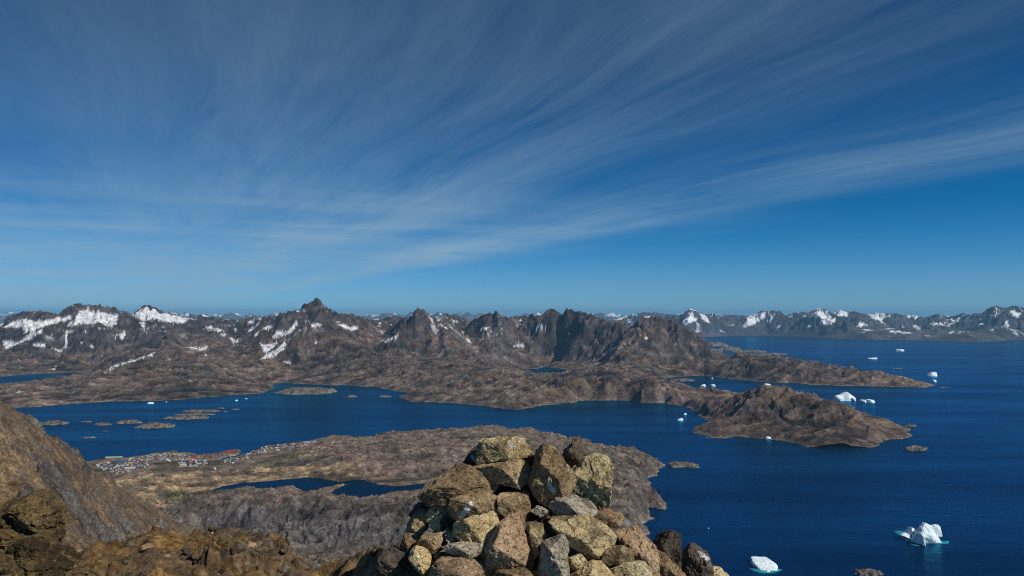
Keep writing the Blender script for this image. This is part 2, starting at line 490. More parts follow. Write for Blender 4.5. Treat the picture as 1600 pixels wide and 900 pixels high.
def fit_skyline(Z, a, rows, X, Y, target, floor, passes=4, win=5, px_end=None):
    """raise or lower whole summits until the crest stands at its surveyed height"""
    tp = np.array(target, float)
    cols_px = CX + FPX * a / CT      # close to the horizon
    ty = np.interp(cols_px, tp[:, 0], tp[:, 1])
    dr = ray(cols_px, ty); tgt = dr[2] / dr[1]
    for _ in range(passes):
        el = (Z - EYE) / Y
        k = el.argmax(0); cur = el.max(0); yk = rows[k]; zk = Z[k, np.arange(len(a))]
        dz_ = (tgt - cur) * yk
        if px_end: dz_ = dz_ * sstep(px_end, px_end - 50, cols_px)
        for _s in range(3):
            dz_ = np.convolve(np.pad(dz_, win // 2, mode='edge'), np.ones(win) / win, 'valid')
        wgt = np.clip((Z - floor) / np.maximum(zk - floor, 60), 0, 1.15)
        Z = Z + wgt * dz_[None]
    return Z

# ------------------------------------------------------------------ the land across the fjord, with its mountains
rows = np.exp(np.linspace(math.log(3950), math.log(15500), 660))
a, X, Y = fan_grid(-.735, .60, 1040, rows)
wx = X + 110 * fbm(X / 900, Y / 900, 4, 3) + 36 * fbm(X / 170, Y / 170, 4, 8, .55)
wy = Y + 150 * fbm(X / 900 + 40, Y / 900, 4, 4) + 46 * fbm(X / 170, Y / 170 + 9, 4, 9, .55)
coast_px = [(-260, 640), (-100, 634), (20, 637), (60, 635), (110, 631), (170, 629), (230, 627), (300, 622), (360, 617), (400, 613), (418, 606), (430, 599), (455, 597), (490, 599),
            (520, 601), (560, 602), (590, 604), (600, 611), (628, 614), (625, 622), (650, 627), (690, 630), (730, 634), (775, 637), (815, 639), (838, 637), (865, 631), (905, 628), (960, 627),
            (1010, 631), (1050, 631), (1078, 636), (1090, 642), (1074, 650), (1092, 658), (1072, 668), (1080, 678), (1120, 684), (1175, 686), (1215, 689), (1262, 694), (1300, 699), (1345, 704),
            (1380, 702), (1412, 690), (1402, 680), (1408, 668), (1395, 656), (1350, 647), (1320, 636), (1285, 625), (1220, 619), (1150, 616), (1110, 611), (1070, 604), (1040, 598),
            (1042, 590), (1075, 588), (1110, 590), (1150, 593), (1200, 597), (1255, 599), (1300, 602), (1345, 602), (1395, 604), (1440, 605), (1452, 602), (1432, 597), (1400, 592),
            (1370, 588), (1330, 583), (1290, 577), (1240, 572), (1190, 569), (1150, 566), (1136, 561), (1130, 556), (1128, 548), (1000, 540), (800, 532), (400, 530), (0, 530), (-260, 530)]
coast = P_z(*np.array(coast_px, float).T)
sd = poly_sd(coast, wx, wy)
for hole in ([(-160, 614), (-40, 608), (30, 604), (80, 599), (122, 592), (126, 582), (60, 584), (0, 588), (-160, 590)],
             [(815, 577), (850, 573), (885, 576), (888, 587), (860, 593), (836, 587)]):
    q = P_z(*np.array(hole, float).T)
    sd = np.minimum(sd, -poly_sd(q, wx, wy) * .9)
RIDGES = [
    # (px, py, depth) along the crests, with the run of their flanks in metres per 1000 m of fall
    ([(-160, 483, 12600), (-60, 489, 12800), (0, 506, 13600), (20, 494, 13000), (37, 487, 12600), (60, 485, 12500), (90, 491, 13300), (120, 475, 12500), (154, 476, 12500), (185, 484, 12500), (207, 491, 13400), (230, 477, 12300), (257, 487, 12700), (297, 495, 13300), (350, 498, 14300)], 1900),
    ([(20, 512, 11500), (70, 516, 10900), (110, 512, 11100), (165, 513, 10800), (205, 514, 11000), (240, 517, 10700), (290, 522, 11000), (330, 525, 11300)], 1250),
    ([(165, 513, 10800), (180, 532, 10300), (215, 556, 9700)], 1150),
    ([(70, 516, 10900), (60, 545, 10100)], 1150),
    ([(110, 512, 11100), (122, 545, 10100)], 1050),
    ([(240, 517, 10700), (262, 545, 9900)], 1150),
    ([(350, 498, 14300), (368, 500, 14400), (400, 496, 13700), (437, 490, 12500), (470, 482, 11700), (495, 467, 11300), (515, 482, 11500), (550, 490, 12300), (575, 499, 13600), (600, 497, 14400), (637, 497, 14000), (690, 494, 14200), (717, 493, 14200), (737, 500, 14300), (815, 494, 13800), (835, 493, 12800), (847, 492, 11600)], 1500),
    ([(495, 467, 11300), (481, 500, 10800), (468, 530, 10300), (455, 566, 9700)], 1150),
    ([(515, 482, 11500), (545, 515, 10900), (575, 545, 10200), (600, 562, 9700)], 1300),
    ([(437, 490, 12500), (400, 512, 11800), (385, 535, 11000), (375, 552, 10300)], 1300),
    ([(350, 498, 14300), (345, 520, 12400), (335, 538, 11000)], 1500),
    ([(645, 492, 11700), (654, 481, 11200), (664, 485, 11200), (678, 496, 11500), (697, 490, 13000)], 1100),
    ([(654, 481, 11200), (640, 512, 10800), (612, 545, 10200), (590, 562, 9700)], 1250),
    ([(664, 485, 11200), (700, 520, 10600), (735, 548, 10000), (750, 565, 9500)], 1250),
    ([(737, 500, 14300), (750, 494, 12900), (762, 489, 12400), (780, 489, 12000), (790, 496, 12400), (815, 494, 13800)], 1150),
    ([(780, 489, 12000), (768, 515, 11300), (772, 545, 10400)], 1150),
    ([(790, 496, 12400), (815, 528, 11200), (825, 552, 10300)], 1250),
    ([(847, 492, 11600), (862, 481, 10900), (877, 490, 10800), (891, 482, 10700), (910, 487, 10700), (940, 499, 10600), (960, 503, 10500), (975, 501, 10400), (990, 508, 10300), (1002, 496, 10000), (1030, 496, 9900), (1047, 499, 9800), (1065, 510, 9700), (1097, 528, 9500), (1117, 546, 9350), (1135, 558, 9250)], 1600),
    ([(862, 481, 10900), (850, 515, 10500), (840, 535, 10200)], 1250),
    ([(891, 482, 10700), (925, 515, 10200), (970, 545, 9500), (1010, 566, 8900)], 1300),
    ([(1002, 496, 10000), (1005, 530, 9600), (1012, 556, 9200)], 900),
    ([(1047, 499, 9800), (1065, 535, 9400), (1080, 560, 9000)], 950),
]
RIDGES = [([(p, q, d * float(np.interp(p, [-160, 320, 400, 800, 880, 1135], [.91, .91, .86, .86, .94, .98]))) for p, q, d in pts], L) for pts, L in RIDGES]
mx = X + 120 * fbm(X / 800, Y / 800 + 7, 4, 21); my = Y + 190 * fbm(X / 800 + 31, Y / 800, 4, 22)
mtn = ridge_field(mx, my, RIDGES, 60.0, -1)
HILLS = [(290, 543, 8900, 1000, 800), (200, 575, 8300, 700, 600), (400, 575, 8600, 900, 500), (60, 580, 9000, 700, 450), (330, 590, 7800, 900, 450), (120, 604, 7200, 900, 350),
         (520, 578, 8300, 700, 500), (640, 572, 8200, 800, 450), (720, 580, 7300, 600, 500), (780, 590, 6800, 700, 420), (660, 604, 6700, 500, 350), (740, 612, 6200, 600, 250), (820, 606, 6100, 320, 300),
         (910, 592, 6300, 380, 380), (960, 587, 6100, 300, 320), (1010, 584, 5900, 260, 330), (1055, 598, 5600, 200, 300),
         (1110, 612, 5250, 170, 230), (1150, 616, 5050, 150, 200), (1200, 608, 4900, 270, 330), (1250, 618, 4750, 240, 260), (1300, 634, 4550, 220, 230), (1345, 652, 4400, 170, 180), (1372, 668, 4230, 130, 130),
         (1100, 664, 4700, 110, 110), (1318, 671, 4300, 150, 120), (1105, 566, 8500, 420, 300), (1180, 564, 8350, 380, 260), (1240, 571, 8050, 330, 230), (1300, 580, 7700, 300, 170), (1372, 584, 7450, 190, 130), (1425, 596, 7300, 160, 80), (860, 570, 8800, 500, 350), (960, 572, 8400, 500, 330)]
hx = X + 60 * fbm(X / 320, Y / 320, 4, 41); hy = Y + 90 * fbm(X / 320 + 5, Y / 320, 4, 42)
hill = np.zeros_like(X, F32)
for (px, py, d, rx, ry) in HILLS:
    c = P_d(px, py, d)
    q = ((hx - c[0]) / rx) ** 2 + ((hy - c[1]) / ry) ** 2
    h = c[2] * np.exp(-q * .8)
    hill = np.maximum(hill, h) + 8 * np.exp(-np.abs(hill - h) / 14)
inl = sstep(0, 420, sd)
low = 34 * inl + 46 * inl * (fbm(X / 520, Y / 520, 4, 51) + .1)
Z = mtn * sstep(6300, 7600, Y + 900 * fbm(X / 1500, Y / 1500, 3, 55)) * sstep(0, 900, sd)
Z = np.maximum(np.maximum(hill, low), Z) + 10 * np.exp(-np.abs(np.maximum(hill, low) - Z) / 20)
SKY_C = [(-200, 484), (0, 507), (12, 496), (37, 486), (45, 487), (60, 484.5), (82, 489.5), (90, 491), (100, 484), (110, 477), (120, 474), (130, 475.5), (148, 478), (154, 475), (165, 479.5), (175, 479.5), (185, 484),
         (192, 486), (207, 491), (215, 482.5), (225, 477.5), (235, 477), (247, 483), (257, 487.5), (275, 491), (297, 495.5), (310, 494), (325, 495), (350, 498), (368, 500), (390, 496), (400, 495), (425, 496), (437, 490),
         (450, 487), (462, 485), (471, 481), (476, 474.5), (481, 474), (486, 470), (495, 466), (502, 471), (507, 477.5), (515, 481), (520, 487.5), (530, 489), (550, 490), (562, 495.5), (575, 499), (587, 501), (600, 497),
         (615, 494.5), (625, 496), (637, 497), (645, 490), (650, 482.5), (654, 481), (662, 484.5), (670, 489), (677, 495), (685, 499), (690, 494), (697, 489.5), (705, 492.5), (717, 493), (725, 499), (737, 501), (750, 494),
         (760, 489), (770, 489.5), (780, 489), (787, 495), (800, 496), (815, 494), (835, 492.5), (847, 492), (854, 486), (862, 481), (870, 486), (877, 491), (885, 484.5), (891, 482), (896, 484), (901, 487.5), (910, 487),
         (920, 490), (930, 494.5), (940, 499), (950, 501), (960, 504), (972, 500), (980, 506), (990, 510), (997, 499), (1002, 495), (1012, 497), (1030, 495.5), (1037, 497.5), (1047, 499), (1055, 502.5), (1065, 510),
         (1077, 516), (1087, 521), (1097, 527.5), (1107, 536), (1117, 547), (1127, 555), (1135, 559.5), (1190, 563), (1240, 570), (1300, 578), (1340, 584), (1372, 583), (1400, 590), (1440, 600), (1600, 640)]
Z = fit_skyline(Z, a, rows, X, Y, SKY_C, 140.0, 4, 5, 1150)
gx, gy = grads(Z, a, rows, X, Y)
sl_ = np.hypot(gx, gy); slm = sl_
k_m = sstep(200, 560, Z)
# gullies in the high ground, glacier-worn knobs in the low ground
er = erosion(X / 760, Y / 760, gx * 1.3, gy * 1.3, 5, 61, 1.2, .48)
Z = Z + er * (48 * (.2 + .8 * k_m) * sstep(110, 260, Z) * np.clip(sl_ * 1.6, .15, 1) + 9 * (1 - k_m) * np.clip(sl_ * 3, .3, 1))
fz = 18 * fbm(X / 110, Y / 110, 3, 77)
fa, fj, fc = facets((X + fz) / 105, (Y + fz) / 105, 75, 1.6); fb, fj2, fc2 = facets((X - fz) / 42, (Y + fz) / 42, 76, 1.6)
Z = Z + (fa * 24 + fb * 11) * np.clip(sd / 160, .1, 1) * np.clip(.2 + Z / 120, .2, 1) * (1 - .35 * k_m)
# ice-scoured grain: joints and low ridges running obliquely across the land
lu = (X * .82 + Y * .57) + 60 * fbm(X / 400, Y / 400, 3, 72); lv = (-X * .57 + Y * .82) + 60 * fbm(X / 400 + 7, Y / 400, 3, 73)
kn = .6 * ridged(lu / 520, lv / 120, 5, 71, .58) + .4 * ridged(lu / 90 + .4 * fbm(X / 150, Y / 150, 2, 70), lv / 240, 4, 74, .55)
Z = Z + (kn - .75) * (22 + 6 * k_m) * np.clip(sd / 200, .1, 1) * np.clip(.25 + Z / 130, .25, 1)
rg = ridged(X / 480, Y / 480, 5, 81, .5)
Z = Z + (rg - .9) * 34 * sstep(380, 680, Z)
Z = fit_skyline(Z, a, rows, X, Y, SKY_C, 140.0, 2, 9, 1150)
# the shore: a rocky step at the waterline
cz = np.where(sd > 0, 2.0 + Z * (.35 * sstep(-10, 90, sd) + .65 * sstep(0, 330, sd)), -1 + sd * .25)
Z = np.where(sd > 0, np.maximum(cz, .8), np.maximum(cz, -40))
gx, gy = grads(Z, a, rows, X, Y); sl_ = np.hypot(gx, gy)
PX, PY = project(X, Y, Z)
SNOW_C = [
    [(3, 512), (20, 503), (42, 497), (55, 503), (75, 500), (100, 494), (116, 491), (112, 499), (90, 505), (60, 513), (50, 520), (35, 512), (15, 512)],
    [(104, 508), (115, 500), (125, 485), (150, 485), (165, 489), (185, 492), (183, 505), (175, 511), (165, 510), (155, 503), (145, 508), (130, 505), (115, 511)],
    [(195, 487), (207, 491), (222, 483), (228, 479), (236, 485), (240, 481), (250, 490), (262, 489), (275, 494), (299, 497), (285, 506), (270, 505), (240, 499), (225, 503), (210, 495)],
    [(218, 503), (228, 503), (228, 516), (238, 527), (225, 518)], [(4, 545), (30, 532), (50, 520), (68, 513), (65, 520), (50, 528), (30, 538), (10, 546)],
    [(5, 530), (20, 533), (40, 531), (30, 537), (15, 543), (5, 540)], [(47, 540), (62, 534), (75, 538), (70, 543)], [(76, 542), (95, 547), (106, 552), (95, 551)],
    [(103, 515), (107, 515), (106, 530), (107, 543), (100, 545), (102, 535)], [(186, 523), (195, 518), (199, 522), (191, 533), (187, 528)], [(131, 520), (135, 514), (138, 519), (133, 523)],
    [(317, 513), (330, 509), (345, 514), (352, 519), (345, 521), (330, 515)], [(340, 522), (355, 521), (350, 526)], [(357, 527), (362, 526), (368, 531), (373, 530), (374, 536), (365, 537)],
    [(288, 543), (310, 542), (327, 540), (325, 545), (308, 547)], [(164, 582), (175, 572), (200, 564), (230, 555), (245, 550), (240, 555), (205, 566), (180, 574), (166, 583)],
    [(122, 533), (135, 536), (128, 538)], [(140, 540), (152, 541), (145, 544)], [(78, 577), (88, 573), (86, 578)], [(177, 524), (185, 524), (181, 528)],
    [(410, 513), (425, 506), (428, 510), (420, 517)], [(425, 527), (430, 518), (450, 517), (465, 500), (466, 506), (455, 520), (440, 527), (428, 530)],
    [(405, 562), (420, 550), (435, 545), (445, 533), (449, 536), (444, 547), (430, 557), (415, 561)], [(406, 536), (415, 538), (430, 535), (433, 531), (435, 537), (420, 549), (412, 550)],
    [(480, 495), (486, 508), (495, 504), (507, 507), (500, 510), (487, 511)], [(525, 506), (540, 506), (548, 513), (555, 509), (563, 514), (550, 517), (540, 514)],
    [(587, 533), (600, 532), (612, 526), (622, 521), (617, 527), (608, 536), (603, 537), (598, 533)], [(400, 495), (413, 497), (405, 500)], [(382, 507), (392, 500), (400, 497), (398, 505)],
    [(440, 565), (455, 563), (455, 571), (450, 567)], [(460, 485), (478, 482), (477, 487), (465, 488)], [(617, 546), (625, 540), (620, 545)], [(682, 499), (693, 496), (690, 500), (683, 502)],
    [(705, 500), (717, 502), (716, 506)], [(750, 512), (765, 512), (763, 515), (752, 516)], [(728, 529), (735, 530), (736, 537), (730, 534)], [(721, 515), (728, 524), (724, 522)],
    [(830, 512), (840, 511), (845, 506), (852, 509), (853, 513), (845, 518), (835, 514)], [(800, 541), (810, 538), (811, 532), (813, 538), (825, 539), (810, 542)], [(1008, 528), (1012, 527), (1012, 531), (1009, 531)],
    [(590, 507), (596, 502), (594, 508)], [(743, 547), (753, 554), (747, 552)], [(780, 508), (789, 515), (782, 512)], [(980, 583), (989, 582), (988, 585)], [(492, 530), (495, 537), (492, 537)],
    [(366, 515), (371, 512), (369, 519)], [(262, 560), (268, 562), (266, 565)], [(320, 553), (326, 557), (323, 558)], [(297, 594), (306, 593), (300, 598)], [(25, 613), (44, 612), (30, 615)], [(112, 612), (119, 613), (114, 614)]]
jit = 1.7 * fbm(X / 90, (Y * .35 + Z * 1.3) / 45, 4, 91, .55) - .2
snow = in_polys(SNOW_C, PX, PY, jit) * (Z > 6)
sp = fbm(X / 330, Y / 330, 5, 95, .6)
snow = np.maximum(snow, sstep(.55, .68, -er + .9 * fbm(X / 420 + 3, Y / 420, 4, 96, .6)) * sstep(300, 450, Z) * sstep(.4, .7, fbm(X / 1400, Y / 1400, 3, 97) + .35) * (CX + FPX * X / Y < 860) * (Y > 8800) * .9)
snow = np.maximum(snow, sstep(.62, .72, sp + .16 * sstep(250, 700, Z) - .10 * sl_) * sstep(330, 520, Z) * sstep(.75, .4, sl_) * (CX + FPX * X / Y < 830) * (Y > 8600))
# colours of the ground, with broad hill light and shade painted in: grey gneiss where steep, brown scree and heath where gentle
def mixr(c0, c1, t): return c0 + (c1 - c0) * t[..., None]
v1 = fbm(X / 800, Y / 800, 5, 101, .55); v2 = fbm(X / 190, Y / 190, 4, 102, .6)
grey = np.array([.108, .095, .099]); brown = np.array([.172, .109, .085]); rust = np.array([.165, .104, .082]); olive = np.array([.118, .096, .066]); tan = np.array([.21, .150, .098])
heath = sstep(.62, .22, slm * .75 + sl_ * .25 + .16 * v2)
crest_g = np.clip(sstep(430, 690, Z + 190 * v1 - 90 * sstep(-200, 900, X)) + .75 * sstep(-3300, -4800, X + 600 * v1) * sstep(170, 260, Z), 0, 1)
heath = np.clip(sstep(1.05, .62, slm * .9 + sl_ * .12 + .2 * v2) * (1 - .8 * crest_g), 0, 1)
C = mixr(grey[None, None], brown, np.clip(heath * (.85 + .5 * v1), 0, 1))
C = mixr(C, rust, np.clip(sstep(.1, .6, v1 + .3 * v2) * heath * sstep(420, 120, Z) * .8, 0, 1))
C = mixr(C, olive, sstep(.05, .5, -v1 + .4 * v2) * heath * sstep(260, 60, Z) * .8)
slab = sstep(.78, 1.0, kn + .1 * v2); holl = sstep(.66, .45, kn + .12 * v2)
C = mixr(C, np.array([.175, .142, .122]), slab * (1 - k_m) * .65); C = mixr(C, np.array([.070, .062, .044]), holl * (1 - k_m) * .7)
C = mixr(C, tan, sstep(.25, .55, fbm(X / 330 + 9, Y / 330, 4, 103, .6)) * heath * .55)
C = C * np.clip(.53 + .30 * v2 + .30 * fbm(X / 1100 + 4, Y / 1100, 3, 104) + .4 * (kn - .75) * (1 - k_m), .2, 1.2)[..., None] * (1 + .35 * (fc - .5) + .3 * (fc2 - .5))[..., None]  # the broadest noise paints lit and shaded hills into the albedo
C = mixr(C, np.array([.20, .175, .15]), sstep(8, 2.5, Z + 3 * v2) * .45)      # pale tide-washed rim
snow = snow * np.clip(.86 + .5 * fbm(X / 70, (Y + Z) / 70, 4, 98, .6), .25, 1)
tint = np.concatenate([C, snow[..., None]], -1)
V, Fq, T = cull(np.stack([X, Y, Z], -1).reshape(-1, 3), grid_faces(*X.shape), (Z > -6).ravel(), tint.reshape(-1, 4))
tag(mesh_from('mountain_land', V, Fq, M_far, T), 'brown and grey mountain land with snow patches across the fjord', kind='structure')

# ------------------------------------------------------------------ the snowy range beyond the open water, and the icy peaks beyond everything
def far_range(name, label, depth0, depth1, nrow, ncol_, a0, a1, skyline, base_px, spurs, snow_polys, snow_lvl, seed, shelf=None, colour=(.082, .080, .088), crest_d=None, flank=1800):
    rows = np.linspace(depth0, depth1, nrow)
    a, X, Y = fan_grid(a0, a1, ncol_, rows)
    wid = depth1 - depth0
    bl = P_z(*np.array(base_px, float).T)
    q = np.r_[bl[:, :2], [[bl[-1, 0] * 1.2 + 4000, depth1 * 1.2], [bl[0, 0] * 1.2 - 4000, depth1 * 1.2]]]
    sd = poly_sd(q, X + 160 * fbm(X / 1500, Y / 1500, 4, seed), Y + 260 * fbm(X / 1500 + 8, Y / 1500, 4, seed + 1))
    crest = []
    rnd = random.Random(seed)
    for i, (px, py) in enumerate(skyline):
        crest.append((px, py, crest_d(px, py) + rnd.uniform(-250, 250)))
    R = [(crest, flank)]
    for i, (px, py, d) in enumerate(crest):
        up = (py < skyline[i - 1][1] if i else True) and (py < skyline[i + 1][1] if i + 1 < len(skyline) else True)
        if up:
            for sgn in (-1, 1):
                k = sgn * rnd.uniform(7, 16)
                R.append(([(px, py + .5, d), (px + k * .5, py + rnd.uniform(9, 12), d - 1100), (px + k, py + rnd.uniform(22, 28), d - 2300)], flank * .75))
    mx = X + 200 * fbm(X / 1600, Y / 1600, 4, seed + 2); my = Y + 300 * fbm(X / 1600 + 3, Y / 1600, 4, seed + 3)
    Z = ridge_field(mx, my, R, 45.0, -1) * sstep(0, 900, sd)
    if shelf:
        for (px, py, d, rx, ry) in shelf:
            c = P_d(px, py, d)
            Z = np.maximum(Z, c[2] * np.exp(-.8 * (((mx - c[0]) / rx) ** 2 + ((my - c[1]) / ry) ** 2)) * sstep(0, 200, sd))
    gx, gy = grads(Z, a, rows, X, Y); s_ = np.hypot(gx, gy)
    km = sstep(60, 320, Z)
    Z = Z + km * (erosion(X / 1100, Y / 1100, gx * 1.4, gy * 1.4, 6, seed + 4, 1.2, .55) * 110 * np.clip(s_ * 2, .2, 1) + (ridged(X / 800, Y / 800, 6, seed + 5, .55) - .9) * 75)
    Z = Z + 20 * (ridged(X / 500, Y / 350, 4, seed + 9) - .6) * sstep(0, 400, sd)
    Z = fit_skyline(Z, a, rows, X, Y, skyline, 120.0, 4, 3)
    Z = np.where(sd > 0, 2 + Z * sstep(-20, 300, sd), -30)
    gx, gy = grads(Z, a, rows, X, Y); s_ = np.hypot(gx, gy)
    PX, PY = project(X, Y, Z)
    snow = in_polys(snow_polys, PX, PY, 1.2 * fbm(X / 160, Y / 160, 3, seed + 6)) if snow_polys else np.zeros(X.shape, F32)
    sp = fbm(X / 900, Y / 900, 5, seed + 7, .6)
    snow = np.maximum(snow, sstep(snow_lvl, snow_lvl + .1, sp + .25 * sstep(200, 750, Z) - .18 * s_) * sstep(60, 200, Z))
    v1 = fbm(X / 1300, Y / 1300, 4, seed + 8)
    C = np.array(colour)[None, None] * np.clip(1 + .5 * v1, .5, 1.6)[..., None]
    C = mixr(C * .78, np.array([.095, .072, .062]), sstep(.5, .15, s_) * .6)
    tint = np.concatenate([C, snow[..., None]], -1)
    V, Fq, T = cull(np.stack([X, Y, Z], -1).reshape(-1, 3), grid_faces(*X.shape), (Z > -6).ravel(), tint.reshape(-1, 4))
    return tag(mesh_from(name, V, Fq, M_range, T), label, kind='structure')
M_range = terrain_mat('range_rock', 380.0, 50.0, .4)
SKY_E = [(900, 500), (939, 496), (950, 499), (960, 500), (975, 495), (987, 491), (1007, 487.5), (1025, 488), (1045, 491), (1060, 492), (1070, 487.5), (1078, 482), (1087, 485), (1100, 491), (1112, 490), (1125, 492), (1150, 492),
         (1170, 494), (1182, 490), (1190, 485), (1200, 486), (1212, 484.5), (1219, 486), (1227, 493), (1245, 487.5), (1255, 487), (1262, 489), (1275, 482), (1287, 482.5), (1300, 489), (1315, 484.5), (1325, 487.5), (1335, 486),
         (1345, 489), (1355, 491), (1372, 489), (1400, 489.5), (1412, 492.5), (1425, 492.5), (1445, 496), (1465, 490), (1475, 493), (1490, 494), (1504, 489), (1512, 491), (1525, 489.5), (1535, 489), (1545, 481), (1556, 477.5),
         (1567, 481), (1575, 480), (1585, 477.5), (1600, 481), (1640, 478), (1700, 484)]
BASE_E = [(880, 527), (1000, 528), (1060, 527), (1120, 526), (1200, 524), (1290, 527), (1310, 529), (1340, 530), (1390, 531), (1420, 532), (1450, 532), (1500, 534), (1560, 534), (1600, 531), (1720, 532)]
SNOW_E = [[(1065, 502), (1075, 497), (1082, 484), (1086, 496), (1092, 498), (1080, 505), (1072, 507)], [(1160, 510), (1170, 497), (1185, 490), (1197, 488), (1195, 497), (1180, 506), (1165, 512)], [(1003, 497), (1020, 492), (1016, 496)],
          [(983, 508), (990, 502), (988, 507)], [(1200, 500), (1205, 497), (1213, 485), (1210, 497), (1203, 502)], [(1230, 495), (1245, 490), (1240, 494)], [(1256, 492), (1268, 492), (1263, 497)], [(1270, 492), (1280, 483), (1286, 490), (1282, 493)],
          [(1270, 502), (1290, 499), (1307, 497), (1305, 503), (1295, 509), (1285, 505)], [(1300, 488), (1312, 487), (1318, 486), (1327, 488), (1318, 494), (1310, 494)], [(1337, 509), (1345, 503), (1355, 508), (1345, 511)],
          [(1355, 491), (1365, 490), (1372, 490), (1368, 498), (1375, 494), (1392, 494), (1380, 497), (1367, 500)], [(1410, 494), (1425, 494), (1420, 497)], [(1425, 508), (1435, 508), (1443, 513), (1435, 515), (1428, 512)],
          [(1452, 504), (1475, 508), (1460, 508)], [(1573, 487), (1585, 484), (1597, 490), (1590, 496), (1578, 494)], [(1570, 503), (1577, 500), (1576, 506), (1583, 508), (1565, 511)], [(1222, 517), (1228, 518), (1226, 521)],
          [(1480, 510), (1490, 505), (1485, 511)], [(1490, 500), (1500, 497), (1495, 502)], [(1552, 477), (1562, 485), (1557, 485)], [(1204, 515), (1222, 507), (1215, 512)], [(1545, 515), (1560, 514), (1552, 518)], [(1480, 520), (1492, 518), (1486, 522)]]
far_range('snowy_range', 'blue-grey snow-streaked mountain range beyond the open sea', 18300, 30500, 330, 520, .05, .76, SKY_E, BASE_E, None, SNOW_E, .44, 201, colour=(.072, .074, .092), crest_d=lambda px, py: 23700 + 3600 * min(1, max(0, (py - 483) / 10)), flank=1750,
          shelf=[(1335, 520, 20600, 600, 400), (1400, 514, 20900, 900, 500), (1480, 517, 20600, 800, 400), (1560, 515, 20800, 1200, 500), (1300, 524, 20900, 400, 300), (1440, 522, 20000, 600, 300), (1520, 524, 19800, 700, 300)])
rf = random.Random(5)
SKY_F = [(-260, 490)] + [(x, 490.3 + rf.uniform(-3, 3) - 1.5 * math.sin(x * .03)) for x in range(-240, 1000, 9)] + [(1010, 498), (1100, 498)]
far_range('distant_ice_peaks', 'faint pale blue icy peaks on the far skyline behind the mountains', 44000, 60000, 130, 520, -.88, .26, SKY_F, [(-320, 508), (400, 508), (1100, 508)], None, None, .46, 301, colour=(.10, .10, .11), crest_d=lambda px, py: 50000 + 4000 * min(1, max(0, (py - 486) / 8)), flank=2600)

# ================================================================== the peninsula with the town and the lake
LAKE_Z = 30.0
LAKE_PX = [(325, 767), (345, 760), (378, 754), (431, 750), (475, 746), (500, 746), (519, 750), (534, 752), (559, 748), (575, 751), (590, 756), (616, 759), (644, 757), (664, 755), (690, 757), (690, 766), (662, 765), (628, 767), (600, 773), (575, 782),
           (556, 785), (519, 782), (492, 781), (506, 775), (520, 765), (540, 757), (531, 756.5), (512, 762), (500, 765), (487, 770), (472, 768), (456, 762), (434, 764), (403, 764), (362, 765), (337, 767)]
lake_poly = P_z(*np.array(LAKE_PX, float).T, LAKE_Z)
BCO = [(60, 745), (100, 737), (140, 723), (175, 722), (220, 717), (262, 711), (290, 714), (315, 716), (330, 713), (346, 709), (368, 704), (377, 708), (366, 712), (352, 715), (334, 721), (338, 727), (352, 726), (364, 718), (376, 712), (392, 708), (405, 704),
       (425, 700), (450, 697), (480, 692), (510, 688), (530, 688), (548, 691), (575, 690), (600, 688), (640, 685), (680, 681), (715, 678), (745, 676), (790, 676), (825, 679), (850, 684), (890, 692), (930, 700), (965, 703), (1000, 709), (1026, 718), (1030, 724), (1022, 732),
       (1026, 744), (1012, 752), (1022, 758), (1004, 764), (1010, 771), (1038, 776), (1044, 784), (1034, 790), (1010, 787), (998, 793), (1006, 805), (1014, 812), (1002, 824), (1010, 840), (990, 870), (985, 920), (1000, 1000), (960, 1090), (-500, 1090), (-500, 760)]
b_coast = P_z(*np.array(BCO, float).T)
def zp(*t): return tuple(P_z(*t))
B_CTRL = [zp(150, 735, 14), zp(200, 730, 10), zp(250, 722, 10), zp(300, 722, 12), zp(300, 733, 16), zp(250, 735, 20), zp(200, 743, 22), zp(390, 715, 16), zp(400, 725, 32), zp(430, 706, 22), zp(460, 700, 26), zp(500, 694, 36), zp(520, 691, 48), zp(560, 694, 46), zp(640, 690, 46), zp(700, 684, 50), zp(760, 679, 50),
          zp(850, 688, 42), zp(900, 698, 40), zp(960, 709, 44), zp(1010, 720, 30), zp(980, 740, 52), zp(960, 765, 50), zp(980, 790, 40), zp(900, 760, 60), zp(800, 740, 55), zp(700, 720, 52), zp(650, 710, 56), zp(600, 722, 62), zp(545, 722, 74), zp(560, 740, 40), zp(500, 722, 62), zp(460, 716, 54), zp(440, 735, 46),
          zp(390, 735, 48), zp(350, 738, 44), zp(300, 742, 38), zp(250, 750, 34), zp(300, 762, 36), zp(260, 780, 48), zp(230, 775, 48), zp(310, 770, 34), zp(340, 772, 31), zp(420, 771, 33), zp(470, 777, 42), zp(560, 790, 38), zp(620, 783, 40), zp(660, 772, 36), zp(720, 770, 42),
          zp(270, 797, 68), zp(310, 787, 90), zp(360, 786, 96), zp(420, 787, 99), zp(470, 790, 98), zp(520, 792, 98), zp(580, 790, 99), zp(640, 790, 95), zp(700, 795, 88), zp(800, 800, 70), zp(900, 810, 60),
          zp(300, 822, 47), zp(340, 826, 44), zp(390, 838, 40), zp(430, 845, 36), zp(480, 852, 34), zp(540, 858, 32), zp(600, 862, 30), zp(660, 868, 28), zp(760, 880, 24), zp(880, 890, 22),
          zp(250, 835, 66), zp(300, 850, 62), zp(200, 820, 90), zp(380, 875, 56), zp(500, 900, 50), zp(650, 910, 40), zp(800, 940, 40), zp(950, 950, 20), zp(300, 950, 140), zp(500, 980, 120), zp(700, 1000, 90), zp(100, 760, 40), zp(0, 770, 60), zp(-150, 780, 70), zp(100, 800, 90)]
_b = tps(B_CTRL, 1e-5)
